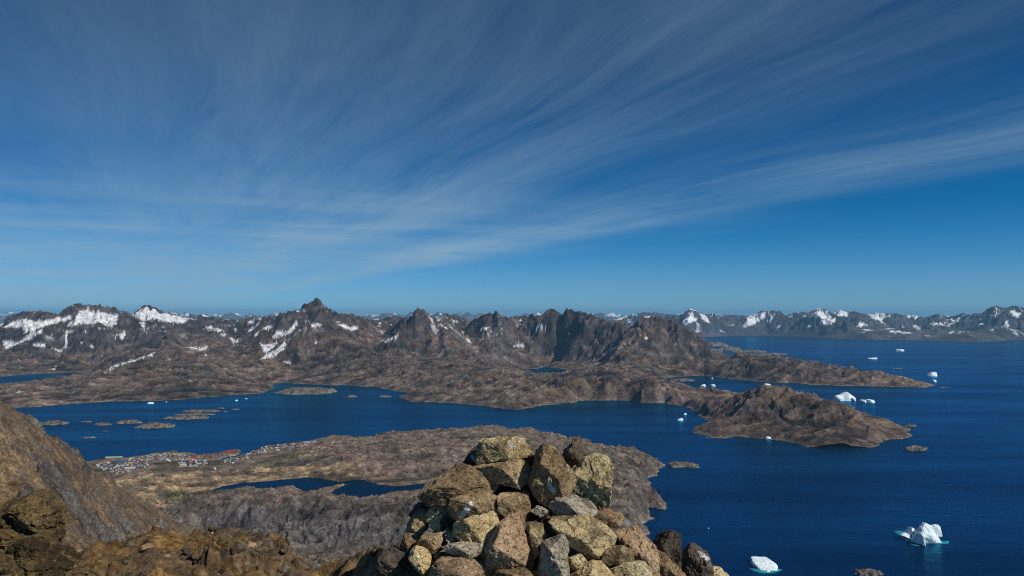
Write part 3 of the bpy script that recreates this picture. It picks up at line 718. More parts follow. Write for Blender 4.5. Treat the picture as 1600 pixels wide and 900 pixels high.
def peninsula_height(X, Y, full=False):
    wx = X + 42 * fbm(X / 260, Y / 260, 4, 403, .6); wy = Y + 60 * fbm(X / 260 + 4, Y / 260, 4, 404, .6)
    sd = poly_sd(b_coast, wx, wy)
    town = np.exp(-(((X + 1470) / 620) ** 2 + ((Y - 3620) / 420) ** 2))
    Z = _b(X + 22 * fbm(X / 150, Y / 150, 3, 405), Y + 30 * fbm(X / 150, Y / 150 + 6, 3, 406))
    calm = 1 - .75 * np.clip(town * 1.4, 0, 1)
    lu = (X * .9 + Y * .43) + 25 * fbm(X / 160, Y / 160, 3, 410); lv = (-X * .43 + Y * .9) + 25 * fbm(X / 160 + 5, Y / 160, 3, 409)
    k1 = ridged(lu / 420, lv / 110, 5, 411, .58)
    Z = Z + calm * ((k1 - .8) * 15 + 13 * fbm(X / 300, Y / 300, 4, 413))
    k2 = ridged(lu / 70 + .4 * fbm(X / 90, Y / 90, 2, 415), lv / 46, 4, 412, .55)
    Z = Z + calm * (k2 - .7) * 7.0
    # vertical ribs of the cliff
    cl = sstep(2450, 2330, Y) * sstep(2080, 2180, Y) * sstep(-1250, -1000, X)
    cw = X + 30 * fbm(X / 90, Y / 90, 3, 430)
    rb = ridged(cw / 62, Y / 170, 4, 416, .58); Z = Z + cl * (rb - .8) * (5 + 9 * sstep(-.3, .4, fbm(X / 160, Y / 400, 3, 431)))
    f_a, _, _ = facets((X + 6 * k2) / 34, (Y + 6 * k2) / 34, 432, 1.6); f_b, _, _ = facets(X / 14, (Y + 3 * k2) / 14, 433, 1.5)
    Z = Z + (f_a * 5.5 + f_b * 2.6 + .5 * fbm(X / 14, Y / 14, 3, 417)) * calm
    ls = poly_sd(lake_poly, X + 7 * fbm(X / 40, Y / 40, 3, 418), Y + 12 * fbm(X / 40 + 3, Y / 40, 3, 419))
    Z = LAKE_Z + (Z - LAKE_Z) * (.35 + .65 * sstep(20, 190, -ls))
    Z = np.where(ls > 0, LAKE_Z - .5 - ls * .12, np.maximum(Z, LAKE_Z + .6) * sstep(0, 55, -ls) + (LAKE_Z + .6 + 4 * np.abs(k2 - .7)) * (1 - sstep(0, 55, -ls))) if True else Z
    far_from_lake = sstep(300, 500, -ls)
    Z = np.where(sd > 0, 1.2 + np.maximum(Z, 2.5) * sstep(-6, 70, sd), np.maximum(-1 + sd * .3, -25))
    return (Z, sd, ls, k1, k2, cl) if full else Z
rows = np.exp(np.linspace(math.log(1560), math.log(4450), 520))
a, X, Y = fan_grid(-.70, .26, 800, rows)
Z, sd, ls, k1, k2, cl = peninsula_height(X, Y, True)
gx, gy = grads(Z, a, rows, X, Y); sl_ = np.hypot(gx, gy)
v1 = fbm(X / 420, Y / 420, 5, 421, .55); v2 = fbm(X / 70, Y / 70, 4, 422, .6)
PX, PY = project(X, Y, Z)
rock = np.array([.142, .110, .084]); dark = np.array([.066, .062, .060]); tan = np.array([.215, .160, .100]); green = np.array([.066, .066, .038]); pink = np.array([.155, .110, .092])
C = mixr(rock[None, None], pink, sstep(0, .5, v1))
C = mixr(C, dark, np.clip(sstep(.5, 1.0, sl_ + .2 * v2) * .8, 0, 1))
tanm = in_polys([[(180, 752), (240, 745), (300, 738), (345, 735), (420, 732), (470, 730), (500, 724), (515, 735), (470, 746), (380, 754), (330, 766), (300, 775), (240, 790), (200, 790)], [(250, 800), (310, 808), (330, 820), (350, 832), (300, 845), (230, 830)], [(500, 735), (560, 722), (560, 740), (520, 748)]], PX, PY, 5 * v2 + 4 * v1)
C = mixr(C, tan, np.clip(tanm * (.75 + .5 * v2), 0, 1))
C = mixr(C, tan * .8, sstep(.15, .5, v1 - .5 * v2) * sstep(.5, .2, sl_) * .5)
C = mixr(C, green, np.clip(sstep(.85, .45, k1 + .1 * v2) * sstep(.5, .15, sl_) * sstep(.05, .5, v2 - .35 * v1 + .15) * .9, 0, 1))
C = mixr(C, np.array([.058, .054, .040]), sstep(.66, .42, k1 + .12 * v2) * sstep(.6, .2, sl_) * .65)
grm = in_polys([[(245, 773), (265, 766), (300, 770), (295, 778), (270, 783), (250, 779)], [(232, 735), (250, 728), (278, 730), (270, 739), (245, 741)], [(400, 722), (430, 712), (470, 708), (455, 722), (420, 730)], [(545, 735), (570, 728), (560, 745)]], PX, PY, 3 * v2)
C = mixr(C, green, grm * .85)
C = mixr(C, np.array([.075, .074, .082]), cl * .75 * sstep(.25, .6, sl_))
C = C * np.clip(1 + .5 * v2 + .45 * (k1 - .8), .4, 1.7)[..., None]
C = mixr(C, np.array([.23, .20, .165]), sstep(8, 2.5, Z + 3 * v2) * .5)
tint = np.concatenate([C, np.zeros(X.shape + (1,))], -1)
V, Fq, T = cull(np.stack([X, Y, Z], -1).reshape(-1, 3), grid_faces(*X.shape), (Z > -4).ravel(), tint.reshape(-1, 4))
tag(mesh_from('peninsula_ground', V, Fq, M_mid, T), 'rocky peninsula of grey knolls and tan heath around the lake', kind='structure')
def flat_sheet(name, poly, z, m, label, grow=8.0):
    c = poly[:, :2].mean(0); q = []
    n = len(poly)
    for i in range(n):
        e = poly[(i + 1) % n, :2] - poly[i - 1, :2]; nrm = np.array([e[1], -e[0]]) / (np.hypot(*e) + 1e-6)
        q.append(poly[i, :2] + nrm * grow)
    bm = bmesh.new(); f = bm.faces.new([bm.verts.new((p[0], p[1], z)) for p in q]); bmesh.ops.triangulate(bm, faces=[f]); bmesh.ops.recalc_face_normals(bm, faces=bm.faces)
    me = bpy.data.meshes.new(name); bm.to_mesh(me); bm.free()
    if me.polygons[0].normal.z < 0: me.flip_normals()
    me.materials.append(m); o = bpy.data.objects.new(name, me); COL.objects.link(o)
    return tag(o, label, kind='structure')
lk = np.array(lake_poly); 
ar = .5 * np.sum(lk[:, 0] * np.roll(lk[:, 1], -1) - np.roll(lk[:, 0], -1) * lk[:, 1])
flat_sheet('lake', lk if ar > 0 else lk[::-1], LAKE_Z, M_lake, 'dark blue two-lobed lake among the knolls below the town')

# ------------------------------------------------------------------ the steep shoulder falling to the right on the near left
EDGE = [(-120, 575, 800), (-60, 604, 800), (0, 634, 820), (20, 645, 840), (42, 656, 860), (60, 668, 875), (85, 690, 900), (110, 708, 940), (140, 732, 980), (170, 750, 1030), (200, 769, 1080), (240, 794, 1160), (270, 812, 1220), (310, 833, 1330), (360, 860, 1450)]
A_C = [tuple(P_d(*e)) for e in EDGE]
for (px, py, d) in EDGE:
    for k, dz_ in ((1.12, 38), (1.3, 120), (1.6, 190)):
        q = P_d(px, py, d * k); A_C.append((q[0], q[1], max(q[2] - dz_, 60 if k > 1.5 else -1e9)))
for t in [(-120, 720, 720), (-100, 850, 600), (0, 730, 760), (0, 800, 700), (0, 880, 620), (0, 960, 540), (40, 760, 760), (60, 715, 815), (100, 760, 825), (90, 830, 735), (100, 900, 645), (150, 790, 885), (150, 850, 790), (150, 960, 640), (200, 810, 985), (210, 860, 880), (250, 832, 1080), (280, 870, 980), (330, 865, 1250), (350, 900, 1100), (300, 960, 850), (430, 900, 1400), (450, 960, 1150)]:
    A_C.append(tuple(P_d(*t)))
_a = tps(A_C, 2e-6)
rows = np.concatenate([np.linspace(420, 1300, 370), np.exp(np.linspace(math.log(1304), math.log(2050), 60))])
a, X, Y = fan_grid(-.80, -.16, 430, rows)
Z = _a(X, Y)
gx, gy = grads(Z, a, rows, X, Y)
er = erosion(X / 120, Y / 120, gx * 1.2, gy * 1.2, 5, 501, 1.0, .5)
kr = ridged(X / 55 + .4 * fbm(X / 60, Y / 60, 2, 503), Y / 55, 5, 502, .55)
crag = sstep(.05, .45, fbm(X / 95, Y / 95, 4, 504, .6))
edge_n = fbm(X / 26, Y / 26, 4, 506, .6)
fa, fj, fc = facets((X + 4 * edge_n) / 16, (Y + 4 * edge_n) / 16, 508); fb, fj2, fc2 = facets(X / 6 + .3 * edge_n, Y / 6, 509)
kf = ridged(X / 17, Y / 17, 4, 507, .6)
Z = Z + er * 1.6 + (kr - .75) * (3.0 + 9 * crag) + (kf - .7) * (.6 + 1.2 * crag) + 1.6 * edge_n + fa * (1.4 + 3.4 * crag) + fb * (.5 + 1.4 * crag)
gx, gy = grads(Z, a, rows, X, Y); sl_ = np.hypot(gx, gy)
v1 = fbm(X / 130, Y / 130, 5, 511, .55); v2 = fbm(X / 20, Y / 20, 5, 512, .65)
soil = np.array([.158, .108, .064]); soil2 = np.array([.205, .140, .080]); rk = np.array([.080, .073, .068]); dkr = np.array([.075, .060, .044])
C = mixr(soil[None, None], soil2, sstep(-.1, .5, v1))
C = mixr(C, dkr, sstep(.0, .45, v2 - .2 * v1) * .85)
C = mixr(C, rk, np.clip(crag * .75 + sstep(.9, 1.5, sl_) * .5, 0, 1))
C = mixr(C, np.array([.175, .105, .058]), sstep(.35, .6, fbm(X / 70 + 3, Y / 70, 4, 513)) * .5)
C = C * np.clip(.95 + .5 * v2 + .35 * (fc - .5) + .3 * (fc2 - .5), .4, 1.8)[..., None]
tint = np.concatenate([C, np.zeros(X.shape + (1,))], -1)
# it sinks under the peninsula at its foot
V, Fq = np.stack([X, Y, Z], -1).reshape(-1, 3), grid_faces(*X.shape)
V, Fq, T = cull(V, Fq, (Z > 20).ravel(), tint.reshape(-1, 4))
tag(mesh_from('hillside', V, Fq, M_hill, T), 'steep brown rocky hillside falling toward the town', kind='structure')

# ------------------------------------------------------------------ islands and skerries
def island(name, label, px0, px1, py_base, top_px, aspect=.45, seed=0, lobes=1, m=None, col=(.125, .108, .095)):
    c = P_z((px0 + px1) / 2, py_base, 0)
    k = c[1] / FPX
    R = (px1 - px0) * .5 * k
    hgt = max(2.0, top_px * k * .8)
    ry = R * aspect * 1.6
    n = int(np.clip((px1 - px0) * 1.1, 18, 110)); nr = int(np.clip(n * .7, 14, 70))
    gx_, gy_ = np.meshgrid(np.linspace(-1.25, 1.25, n), np.linspace(-1.3, 1.3, nr))
    X = c[0] + gx_ * R; Y = c[1] + ry * .7 + gy_ * ry
    wob = fbm(gx_ * 1.6 + seed * 3.1, gy_ * 1.6 * aspect * 2 + seed, 4, 600 + seed, .6)
    r = np.sqrt(gx_ ** 2 + gy_ ** 2) + .42 * wob
    if lobes > 1: r = r + .28 * np.cos(gx_ * math.pi * lobes) 
    h = np.clip(1 - r, -1, 1)
    Z = np.where(h > 0, hgt * (1 - (1 - np.clip(h, 0, 1)) ** 2.2) + .25 * hgt * (ridged(gx_ * 2.2 + seed, gy_ * 2, 4, 640 + seed) - .8) * sstep(0, .25, h), h * hgt * 2 - .4)
    v2 = fbm(gx_ * 4, gy_ * 4, 4, 660 + seed)
    C = np.array(col)[None, None] * np.clip(1 + .5 * v2, .5, 1.6)[..., None]
    C = mixr(C, np.array([.22, .19, .16]), sstep(.25, .05, h) * .5)
    tint = np.concatenate([C, np.zeros(X.shape + (1,))], -1)
    V, Fq, T = cull(np.stack([X, Y, Z], -1).reshape(-1, 3), grid_faces(*X.shape), (Z > -.35 * hgt - .3).ravel(), tint.reshape(-1, 4))
    return tag(mesh_from(name, V, Fq, m or M_mid, T), label, kind='structure')
ISL = [  # px from, px to, waterline py, height in px, depth:width, lobes
    (427, 522, 616, 9, .35, 1), (541, 557, 621, 3, .5, 1), (592, 609, 621, 3, .5, 1), (210, 262, 669, 7, .5, 1), (255, 322, 655, 5, .30, 1), (180, 217, 662, 5, .35, 1), (146, 170, 665, 4, .4, 1), (126, 142, 660, 2, .3, 1),
    (280, 348, 644, 3, .2, 1), (272, 330, 649, 3, .2, 1), (338, 350, 639, 2, .3, 1), (360, 374, 641, 2, .25, 1), (125, 146, 685, 2, .3, 1), (159, 167, 675, 2, .3, 1), (58, 100, 664, 6, .4, 1),
    (1043, 1097, 730, 6, .40, 2), (1416, 1434, 667, 4, .5, 1), (1419, 1451, 704, 6, .5, 1), (1342, 1380, 900, 7, .5, 1),
    (1325, 1357, 583, 3, .3, 1), (1362, 1380, 582, 3, .3, 1), (1397, 1411, 577, 1.5, .3, 1), (1266, 1283, 602, 2, .4, 1), (1345, 1375, 604, 2, .3, 1), (1050, 1086, 596, 4, .4, 1), (1124, 1160, 548, 7, .35, 1), (1150, 1200, 551, 4, .25, 1), (1190, 1234, 555, 3.5, .25, 1), (1100, 1140, 541, 7, .5, 1), (1466, 1486, 606, 1, .2, 1)]
for i, (x0, x1, yb, tp_, asp, lb) in enumerate(ISL):
    island('island' if x1 - x0 > 45 else 'skerry', None, x0, x1, yb - .5, tp_, asp, i + 1, lb)

# ================================================================== solid shapes cut by planes: icebergs and stones
_ICO = {}
def ico(sub):
    if sub not in _ICO:
        bm = bmesh.new(); bmesh.ops.create_icosphere(bm, subdivisions=sub, radius=1.0)
        _ICO[sub] = (np.array([v.co[:] for v in bm.verts]), np.array([[v.index for v in f.verts] for f in bm.faces]))
        bm.free()
    return _ICO[sub]
def hull2(p):
    p = sorted(map(tuple, p))
    def half(pts):
        h = []
        for q in pts:
            while len(h) > 1 and (h[-1][0] - h[-2][0]) * (q[1] - h[-2][1]) - (h[-1][1] - h[-2][1]) * (q[0] - h[-2][0]) <= 0: h.pop()
            h.append(q)
        return h[:-1]
    return np.array(half(p) + half(p[::-1]))
def solid(poly, depth, thick, sub=4, rough=.05, seed=0, fronts=None, p=18, strata=0.0, nsc=1.0, chip=0.0):
    """a rock or ice body with this outline at this depth, cut by tilted planes; returns its centre, vertices about it, faces"""
    rnd = random.Random(seed * 7 + 1)
    W = P_d(*np.array(poly, float).T, depth)
    q = hull2(W[:, [0, 2]])                       # x, z in metres, counter-clockwise
    c2 = q.mean(0); 
    size = math.sqrt(np.ptp(q[:, 0]) * np.ptp(q[:, 1]))
    t2 = thick / 2
    Ns, Ds = [], []
    n = len(q)
    for i in range(n):
        e = q[(i + 1) % n] - q[i]; ln = np.hypot(*e)
        if ln < size * .02: continue
        n2 = np.array([e[1], -e[0]]) / ln
        dd = float(n2 @ (q[i] - c2))
        for sgn in ((-1, 1) if rnd.random() < .55 else (rnd.choice((-1, 1)),)):
            ta = math.radians(rnd.uniform(2, 20))
            Ns.append((n2[0] * math.cos(ta), sgn * math.sin(ta), n2[1] * math.cos(ta)))
            Ds.append(max(dd, size * .05) * math.cos(ta) * 1.0)
    if fronts is None:
        fronts = [(rnd.uniform(.0, .55), -1, rnd.uniform(.25, .8)), (rnd.uniform(-.65, .05), -1, rnd.uniform(-.55, .1))]
        if rnd.random() < .5: fronts.append((rnd.uniform(.4, .9), -1, rnd.uniform(-.1, .5)))
    for f in fronts:
        f = np.array(f, float); f /= np.linalg.norm(f)
        Ns.append(tuple(f)); Ds.append(t2 * rnd.uniform(.8, 1.0))
    for _ in range(2):
        f = np.array([rnd.uniform(-.4, .4), 1, rnd.uniform(-.3, .4)]); f /= np.linalg.norm(f)
        Ns.append(tuple(f)); Ds.append(t2)
    for _ in range(2):      # broken corners
        f = np.array([rnd.uniform(-1, 1), -rnd.uniform(.2, 1), rnd.uniform(-.6, 1)]); f /= np.linalg.norm(f)
        sup = abs(f[0]) * np.ptp(q[:, 0]) / 2 + abs(f[1]) * t2 + abs(f[2]) * np.ptp(q[:, 1]) / 2
        Ns.append(tuple(f)); Ds.append(sup * rnd.uniform(.70, .86))
    Ns = np.array(Ns); Ds = np.array(Ds)
    D, Fi = ico(sub)
    # spread the directions over a body that is not round
    sc = np.array([np.ptp(q[:, 0]) / 2, t2, np.ptp(q[:, 1]) / 2]); sc = sc / sc.max()
    Dv = D * sc; Dv /= np.linalg.norm(Dv, axis=1)[:, None]
    k = np.maximum(Dv @ Ns.T / Ds, 1e-6)
    r = (k ** p).sum(1) ** (-1 / p)
    V = Dv * r[:, None]
    if rough:
        pn = V / size * 2.2 * nsc + seed * 1.37
        dsp = fbm3(pn, 5, 700 + seed % 13, .55) * rough * size
        if strata: dsp = dsp + strata * size * np.sin((V[:, 2] * .8 + V[:, 0] * .35) / size * 22 + 2 * fbm3(pn * .7, 2, 733))
        if chip:
            wp_ = V / size + .08 * fbm3(V / size * 3, 2, 745)[:, None]
            dsp = dsp + chip * size * (facets3(wp_ * 3.1 + seed, 741) + .5 * facets3(wp_ * 7.3 + seed, 742))
        V = V + Dv * dsp[:, None]
    return np.array([c2[0], depth, c2[1]]), V, Fi

def ice_mat():
    m, t, b = mat('iceberg_ice')
    geo = t.nodes.new('ShaderNodeNewGeometry')
    n1 = tnoise(t, 1 / 9.0, 5, .6, geo.outputs['Position'])
    c = ramp(t, n1.outputs[0], [(.35, (.36, .56, .68)), (.5, (.68, .78, .83)), (.66, (.80, .84, .86))])
    t.links.new(c, b.inputs['Base Color']); b.inputs['Roughness'].default_value = .65; b.inputs['Specular IOR Level'].default_value = .3
    bump(t, b, n1.outputs[0], .8, 2.0)
    return m
M_ice = ice_mat()
mt, tt, tb = mat('submerged_ice'); tb.inputs['Base Color'].default_value = (.01, .26, .31, 1); tb.inputs['Roughness'].default_value = .15
M_foot = mt
def iceberg(label, chunks, py_base, foot=None, group=None, sub=3, seed=0, rough=.05, chip=0.0):
    """chunks: (outline, metres behind the waterline, thickness as a share of width, front planes)"""
    xs = [p[0] for ch in chunks for p in ch[0]]
    base = P_z((min(xs) + max(xs)) / 2, py_base, 0.0)
    k = base[1] / FPX
    Vs, Fs, off = [], [], 0
    for i, ch in enumerate(chunks):
        poly, back, th = ch[0], ch[1], ch[2]
        fr = ch[3] if len(ch) > 3 else None
        wpx = max(p[0] for p in poly) - min(p[0] for p in poly)
        pl = [(x, y + (3.0 if y > py_base - 2 else 0)) for x, y in poly]
        thick = max(wpx * k * th, 3)
        c, V, Fi = solid(pl, base[1] + back * k + thick * .5, thick, sub, rough, seed * 5 + i, fr, p=60, chip=chip)
        Vs.append(V + c); Fs.append(Fi + off); off += len(V)
    V = np.concatenate(Vs) - base; Fq = np.concatenate(Fs)
    if foot is None:
        o = mesh_from('iceberg', V, Fq, M_ice, smooth=False); o.location = base
        return tag(o, label, 'iceberg', group)
    root = empty('iceberg', base); tag(root, label, 'iceberg', group)
    mesh_from('ice_body', V, Fq, M_ice, smooth=False, parent=root)
    for pl in foot:
        q = P_z(*np.array(pl, float).T, .0) - base
        qc = q.mean(0); n = len(q)
        ang = np.linspace(0, 2 * np.pi, 40, endpoint=False)
        # a low awash shelf of ice just breaking the surface
        pts = []
        for t_ in np.linspace(0, n, 48, endpoint=False):
            i = int(t_); f = t_ - i
            pts.append(q[i] * (1 - f) + q[(i + 1) % n] * f)
        pts = np.array(pts)
        for _ in range(6): pts = (pts + np.roll(pts, 1, 0) + np.roll(pts, -1, 0)) / 3
        ring0 = pts.copy(); ring0[:, 2] = -1.0
        ring1 = qc + (pts - qc) * .97; ring1[:, 2] = .12
        ring2 = qc + (pts - qc) * .5; ring2[:, 2] = .35
        VV = np.concatenate([ring0, ring1, ring2, qc[None] + [[0, 0, .4]]]); m_ = len(pts)
        ff = []
        for r_ in (0, 1):
            for i in range(m_):
                a_, b_ = r_ * m_ + i, r_ * m_ + (i + 1) % m_
                ff += [(a_, b_, b_ + m_), (a_, b_ + m_, a_ + m_)]
        for i in range(m_): ff.append((2 * m_ + i, 2 * m_ + (i + 1) % m_, 3 * m_))
        mesh_from('submerged_shelf', VV, np.array(ff), M_foot, parent=root)
    return root
LF = [(-.75, -.55, .25)]
iceberg('large pinnacled iceberg with a shaded left face and turquoise foot', [
    ([(1436, 850), (1439, 823), (1445, 817), (1449, 818), (1453, 828), (1462, 840), (1475, 848)], 0, .42, [(.12, -1, .35), (.5, -.9, .3)]),
    ([(1449, 822), (1457, 823), (1462, 819), (1466, 820), (1469, 823), (1467, 829), (1471, 838), (1452, 840)], 8, .7, [(.2, -1, .3), (.5, -.8, .4)]),
    ([(1422, 845), (1430, 832), (1440, 821), (1440, 849)], -4, .9, LF),
    ([(1412, 836), (1418, 827), (1422, 823), (1427, 826), (1432, 834), (1424, 842)], 12, .9, LF + [(.4, -.8, .4)]),
    ([(1406, 836), (1416, 833), (1430, 840), (1437, 849), (1422, 845)], 6, .5, [(0, -.5, 1)])], 849.5,
    foot=[[(1394, 829), (1412, 829), (1424, 838), (1406, 837)], [(1412, 842), (1424, 844), (1440, 849), (1436, 854), (1422, 851)], [(1468, 845), (1484, 845), (1482, 849.5), (1468, 850)]], seed=1, sub=4, rough=.03, chip=.03)
iceberg('flat slab-like iceberg low in the water with a turquoise rim', [
    ([(1175, 884), (1176, 876.5), (1190, 876), (1204, 877.5), (1212, 880), (1217, 887), (1212, 890), (1190, 893)], 0, 1.3, [(0, -.35, 1), (.1, -1, .3)]),
    ([(1188, 894), (1200, 890), (1214, 897), (1205, 900), (1196, 898)], -6, .5, [(0, -.6, 1)])], 893,
    foot=[[(1169, 887), (1186, 889), (1200, 893), (1218, 888), (1224, 890), (1216, 894), (1190, 897), (1172, 890)]], seed=2, sub=4, rough=.03)
iceberg('tall white iceberg shaped like a pitched roof off the brown headland', [
    ([(1300, 626), (1304, 618), (1312, 619), (1316, 616), (1320, 624), (1318, 627)], 0, .6), ([(1311, 627), (1313, 616), (1319, 615), (1322, 612), (1326, 614), (1334, 620), (1336, 621), (1337, 627)], 3, .6, [(-.2, -1, .3), (.6, -1, .5)]),
    ([(1331, 627), (1332, 619.5), (1337, 620), (1337, 627)], 0, .8)], 627, seed=3, rough=.03)
iceberg('low broken iceberg right beside the roof-shaped iceberg', [([(1343, 626), (1347, 624), (1352, 625), (1354, 628)], 0, .6), ([(1352, 628), (1353, 623.5), (1358, 624), (1366, 625), (1366, 629), (1370, 630)], 0, .5)], 629.5, seed=4)
iceberg('white sloping iceberg off the tip of the long brown spit', [([(1444, 588), (1450, 585), (1456, 581), (1463, 582), (1464, 588)], 0, .7)], 588, seed=5)
iceberg('small white growler just below the sloping iceberg at the spit', [([(1455, 597), (1458, 593.5), (1463, 594), (1463, 597)], 0, .7)], 596.8, seed=6)
iceberg('saddle-shaped iceberg far out on the open sea, alone near the far shore', [([(1399, 549), (1399.5, 545), (1402, 546.5), (1410, 547), (1413, 546), (1413, 549)], 0, .5)], 549, seed=7)
iceberg('long flat iceberg on the open sea above the brown spit', [([(1352, 561), (1358, 559), (1371, 558.5), (1371, 561)], 0, .4)], 561.3, seed=8)
iceberg('block-shaped white iceberg peeping over the crest of the brown spit', [([(1231, 572), (1231, 564), (1240, 565), (1248, 564.5), (1249, 572)], 0, .5)], 569.5, seed=9)
iceberg('small white iceberg in the dark bay left of the brown island', [([(1056, 657), (1059, 654.5), (1064, 655), (1067, 653), (1068, 657)], 0, .6)], 657.5, seed=10)
iceberg('tiny ice floe just above the small iceberg in the dark bay', [([(1067, 648), (1069, 645.5), (1073, 646), (1073, 648)], 0, .6)], 648, seed=11)
iceberg('white triangular iceberg in the narrow channel behind the headland', [([(1093, 604), (1096, 601.5), (1100, 600), (1103, 602), (1102, 604)], 0, .7)], 604.3, seed=12)
iceberg('rounded iceberg right of the triangular one in the narrow channel', [([(1110, 604), (1111, 601), (1116, 600), (1119, 602), (1119, 604)], 0, .7)], 603.8, seed=13)
iceberg('tiny iceberg under the far shore of the narrow channel', [([(1110, 591), (1112, 589), (1116, 590), (1116, 591.5)], 0, .7)], 591.5, seed=14)
iceberg('small flat iceberg in the channel above the island crest', [([(1192, 604), (1194, 600), (1201, 599.5), (1204, 601), (1204, 604)], 0, .6)], 603.5, seed=15)
iceberg('small white ice block on the near shore of the brown island', [([(1196, 686), (1197, 682), (1204, 682.5), (1205, 686)], 0, .6)], 686.5, seed=16)
iceberg('thin flat ice floe tucked against the cape right of the stone cairn', [([(986, 788), (992, 786), (1006, 790), (1008, 793), (996, 792)], 0, .8, [(0, -.3, 1)])], 792.5, seed=17)
iceberg('tiny growler alone on the dark sea right of the cairn', [([(1104, 825.5), (1107, 824), (1110, 825), (1109, 826)], 0, .7)], 826, seed=18)
for i, (x, y, wd, lab) in enumerate([(235, 631, 13, 'widest ice floe under the far shore of the fjord'), (227, 637, 5, 'small floe below the widest ice floe of the fjord'), (259, 628.5, 7, 'small floe right of the widest ice floe of the fjord'), (205, 630.5, 4, 'tiny floe under the far shore, left of the widest fjord floe'),
                                   (142, 633, 4, 'lone tiny floe under the far shore on the left of the fjord'), (67, 638, 6, 'small floe by the far shore nearest the steep hillside'), (70, 650, 6, 'small floe between the far shore and the skerry near the hillside'),
                                   (368, 626.5, 11, 'left one of the two white icebergs close together in mid fjord'), (383, 623.5, 10, 'right one of the two white icebergs close together in mid fjord'), (464, 597.5, 4, 'tiny floe behind the brown island at the head of the fjord'),
                                   (1213, 530.5, 5, 'tiny iceberg at the foot of the snowy range, leftmost there'), (1335, 530.5, 6, 'tiny iceberg at the foot of the snowy range, middle one'), (1373, 532.5, 5, 'tiny iceberg at the foot of the snowy range, rightmost one'),
                                   (1158, 534.5, 4, 'speck of ice on the strait behind the dark ridge'), (1232, 554, 5, 'speck of ice at the end of the far low islands'), (1412, 597.5, 6, 'white ice scrap on the tip of the brown spit'), (1478, 606, 6, 'thin ice scrap on the water beyond the spit'),
                                   (1390, 634, 3, 'speck of ice on the sea right of the roof-shaped iceberg'), (1534, 576, 3, 'lone speck of ice far out at sea')]):
    h = wd * (.22 if wd > 8 else .32)
    iceberg(lab, [([(x - wd / 2, y), (x - wd * .3, y - h * .8), (x + wd * .05, y - h * .55), (x + wd * .25, y - h), (x + wd / 2, y)], 0, .6)], y, seed=20 + i, sub=2)

# ================================================================== the harbour town
def plain(name, col, rough=.7):
    m, t, b = mat(name)
    geo = t.nodes.new('ShaderNodeNewGeometry')
    n = tnoise(t, .6, 4, .6, geo.outputs['Position'])
    c = ramp(t, n.outputs[0], [(.3, tuple(v * .8 for v in col)), (.7, tuple(min(v * 1.1, .9) for v in col))])
    t.links.new(c, b.inputs['Base Color']); b.inputs['Roughness'].default_value = rough
    return m
WALLS = {'white': (.42, .42, .42), 'red': (.24, .035, .03), 'blue': (.06, .16, .34), 'yellow': (.55, .36, .06), 'green': (.10, .20, .12), 'grey': (.36, .37, .38), 'brown': (.16, .09, .05)}
MW = {k: plain('painted_wall_' + k, v) for k, v in WALLS.items()}
MR = {'dark': plain('roof_felt_dark', (.07, .07, .075)), 'grey': plain('roof_sheet_grey', (.22, .23, .25)), 'white': plain('roof_sheet_white', (.40, .41, .43)), 'red': plain('roof_sheet_red', (.22, .028, .03)), 'green': plain('roof_sheet_green', (.34, .44, .28)), 'blue': plain('roof_sheet_blue', (.03, .07, .14))}
M_glass = plain('window_glass', (.03, .04, .05), .2)
def house_mesh(w_, d_, wall, roof, mw, mr):
    hw, hd, e = w_ / 2, d_ / 2, .45
    V = [(-hw, -hd, -3), (hw, -hd, -3), (hw, hd, -3), (-hw, hd, -3), (-hw, -hd, wall), (hw, -hd, wall), (hw, hd, wall), (-hw, hd, wall), (-hw, 0, roof - .2), (hw, 0, roof - .2)]
    bm = bmesh.new(); v = [bm.verts.new(p) for p in V]
    for f in ((0, 1, 5, 4), (2, 3, 7, 6), (0, 4, 8, 7, 3), (1, 2, 6, 9, 5)): bm.faces.new([v[i] for i in f])
    sl = (roof - wall) / hd
    for s in (-1, 1):      # roof slabs with eaves and a thickness
        p = [(-hw - e, s * (hd + e), wall - e * sl), (hw + e, s * (hd + e), wall - e * sl), (hw + e, 0, roof), (-hw - e, 0, roof)]
        lo = [bm.verts.new(q) for q in p]; hi = [bm.verts.new((q[0], q[1], q[2] + .3)) for q in p]
        for f in ((0, 1, 2, 3),): 
            bm.faces.new(hi).material_index = 1; bm.faces.new(lo[::-1]).material_index = 1
        for i in range(4): bm.faces.new((lo[i], lo[(i + 1) % 4], hi[(i + 1) % 4], hi[i])).material_index = 1
    # windows on the long sides
    for s in (-1, 1):
        for x in np.arange(-hw + 1.6, hw - 1.2, 2.6):
            y = s * (hd + .03); z0, z1 = wall * .35, wall * .75
            f = bm.faces.new([bm.verts.new(q) for q in ((x - .6, y, z0), (x + .6, y, z0), (x + .6, y, z1), (x - .6, y, z1))]); f.material_index = 2
    bmesh.ops.recalc_face_normals(bm, faces=bm.faces)
    me = bpy.data.meshes.new('house'); bm.to_mesh(me); bm.free()
    for m in (mw, mr, M_glass): me.materials.append(m)
    return me
TOWN = [[(148, 735), (160, 727), (215, 720), (262, 714), (300, 718), (328, 721), (330, 733), (300, 738), (280, 731), (236, 733), (228, 742), (180, 748), (165, 743)],
        [(340, 729), (366, 720), (380, 713), (405, 706), (440, 700), (478, 696), (500, 693), (505, 697), (470, 706), (435, 710), (402, 719), (370, 730), (345, 733)]]
rt = random.Random(77)
spots = []
polys = [np.array(t, float) for t in TOWN]
tries = 0
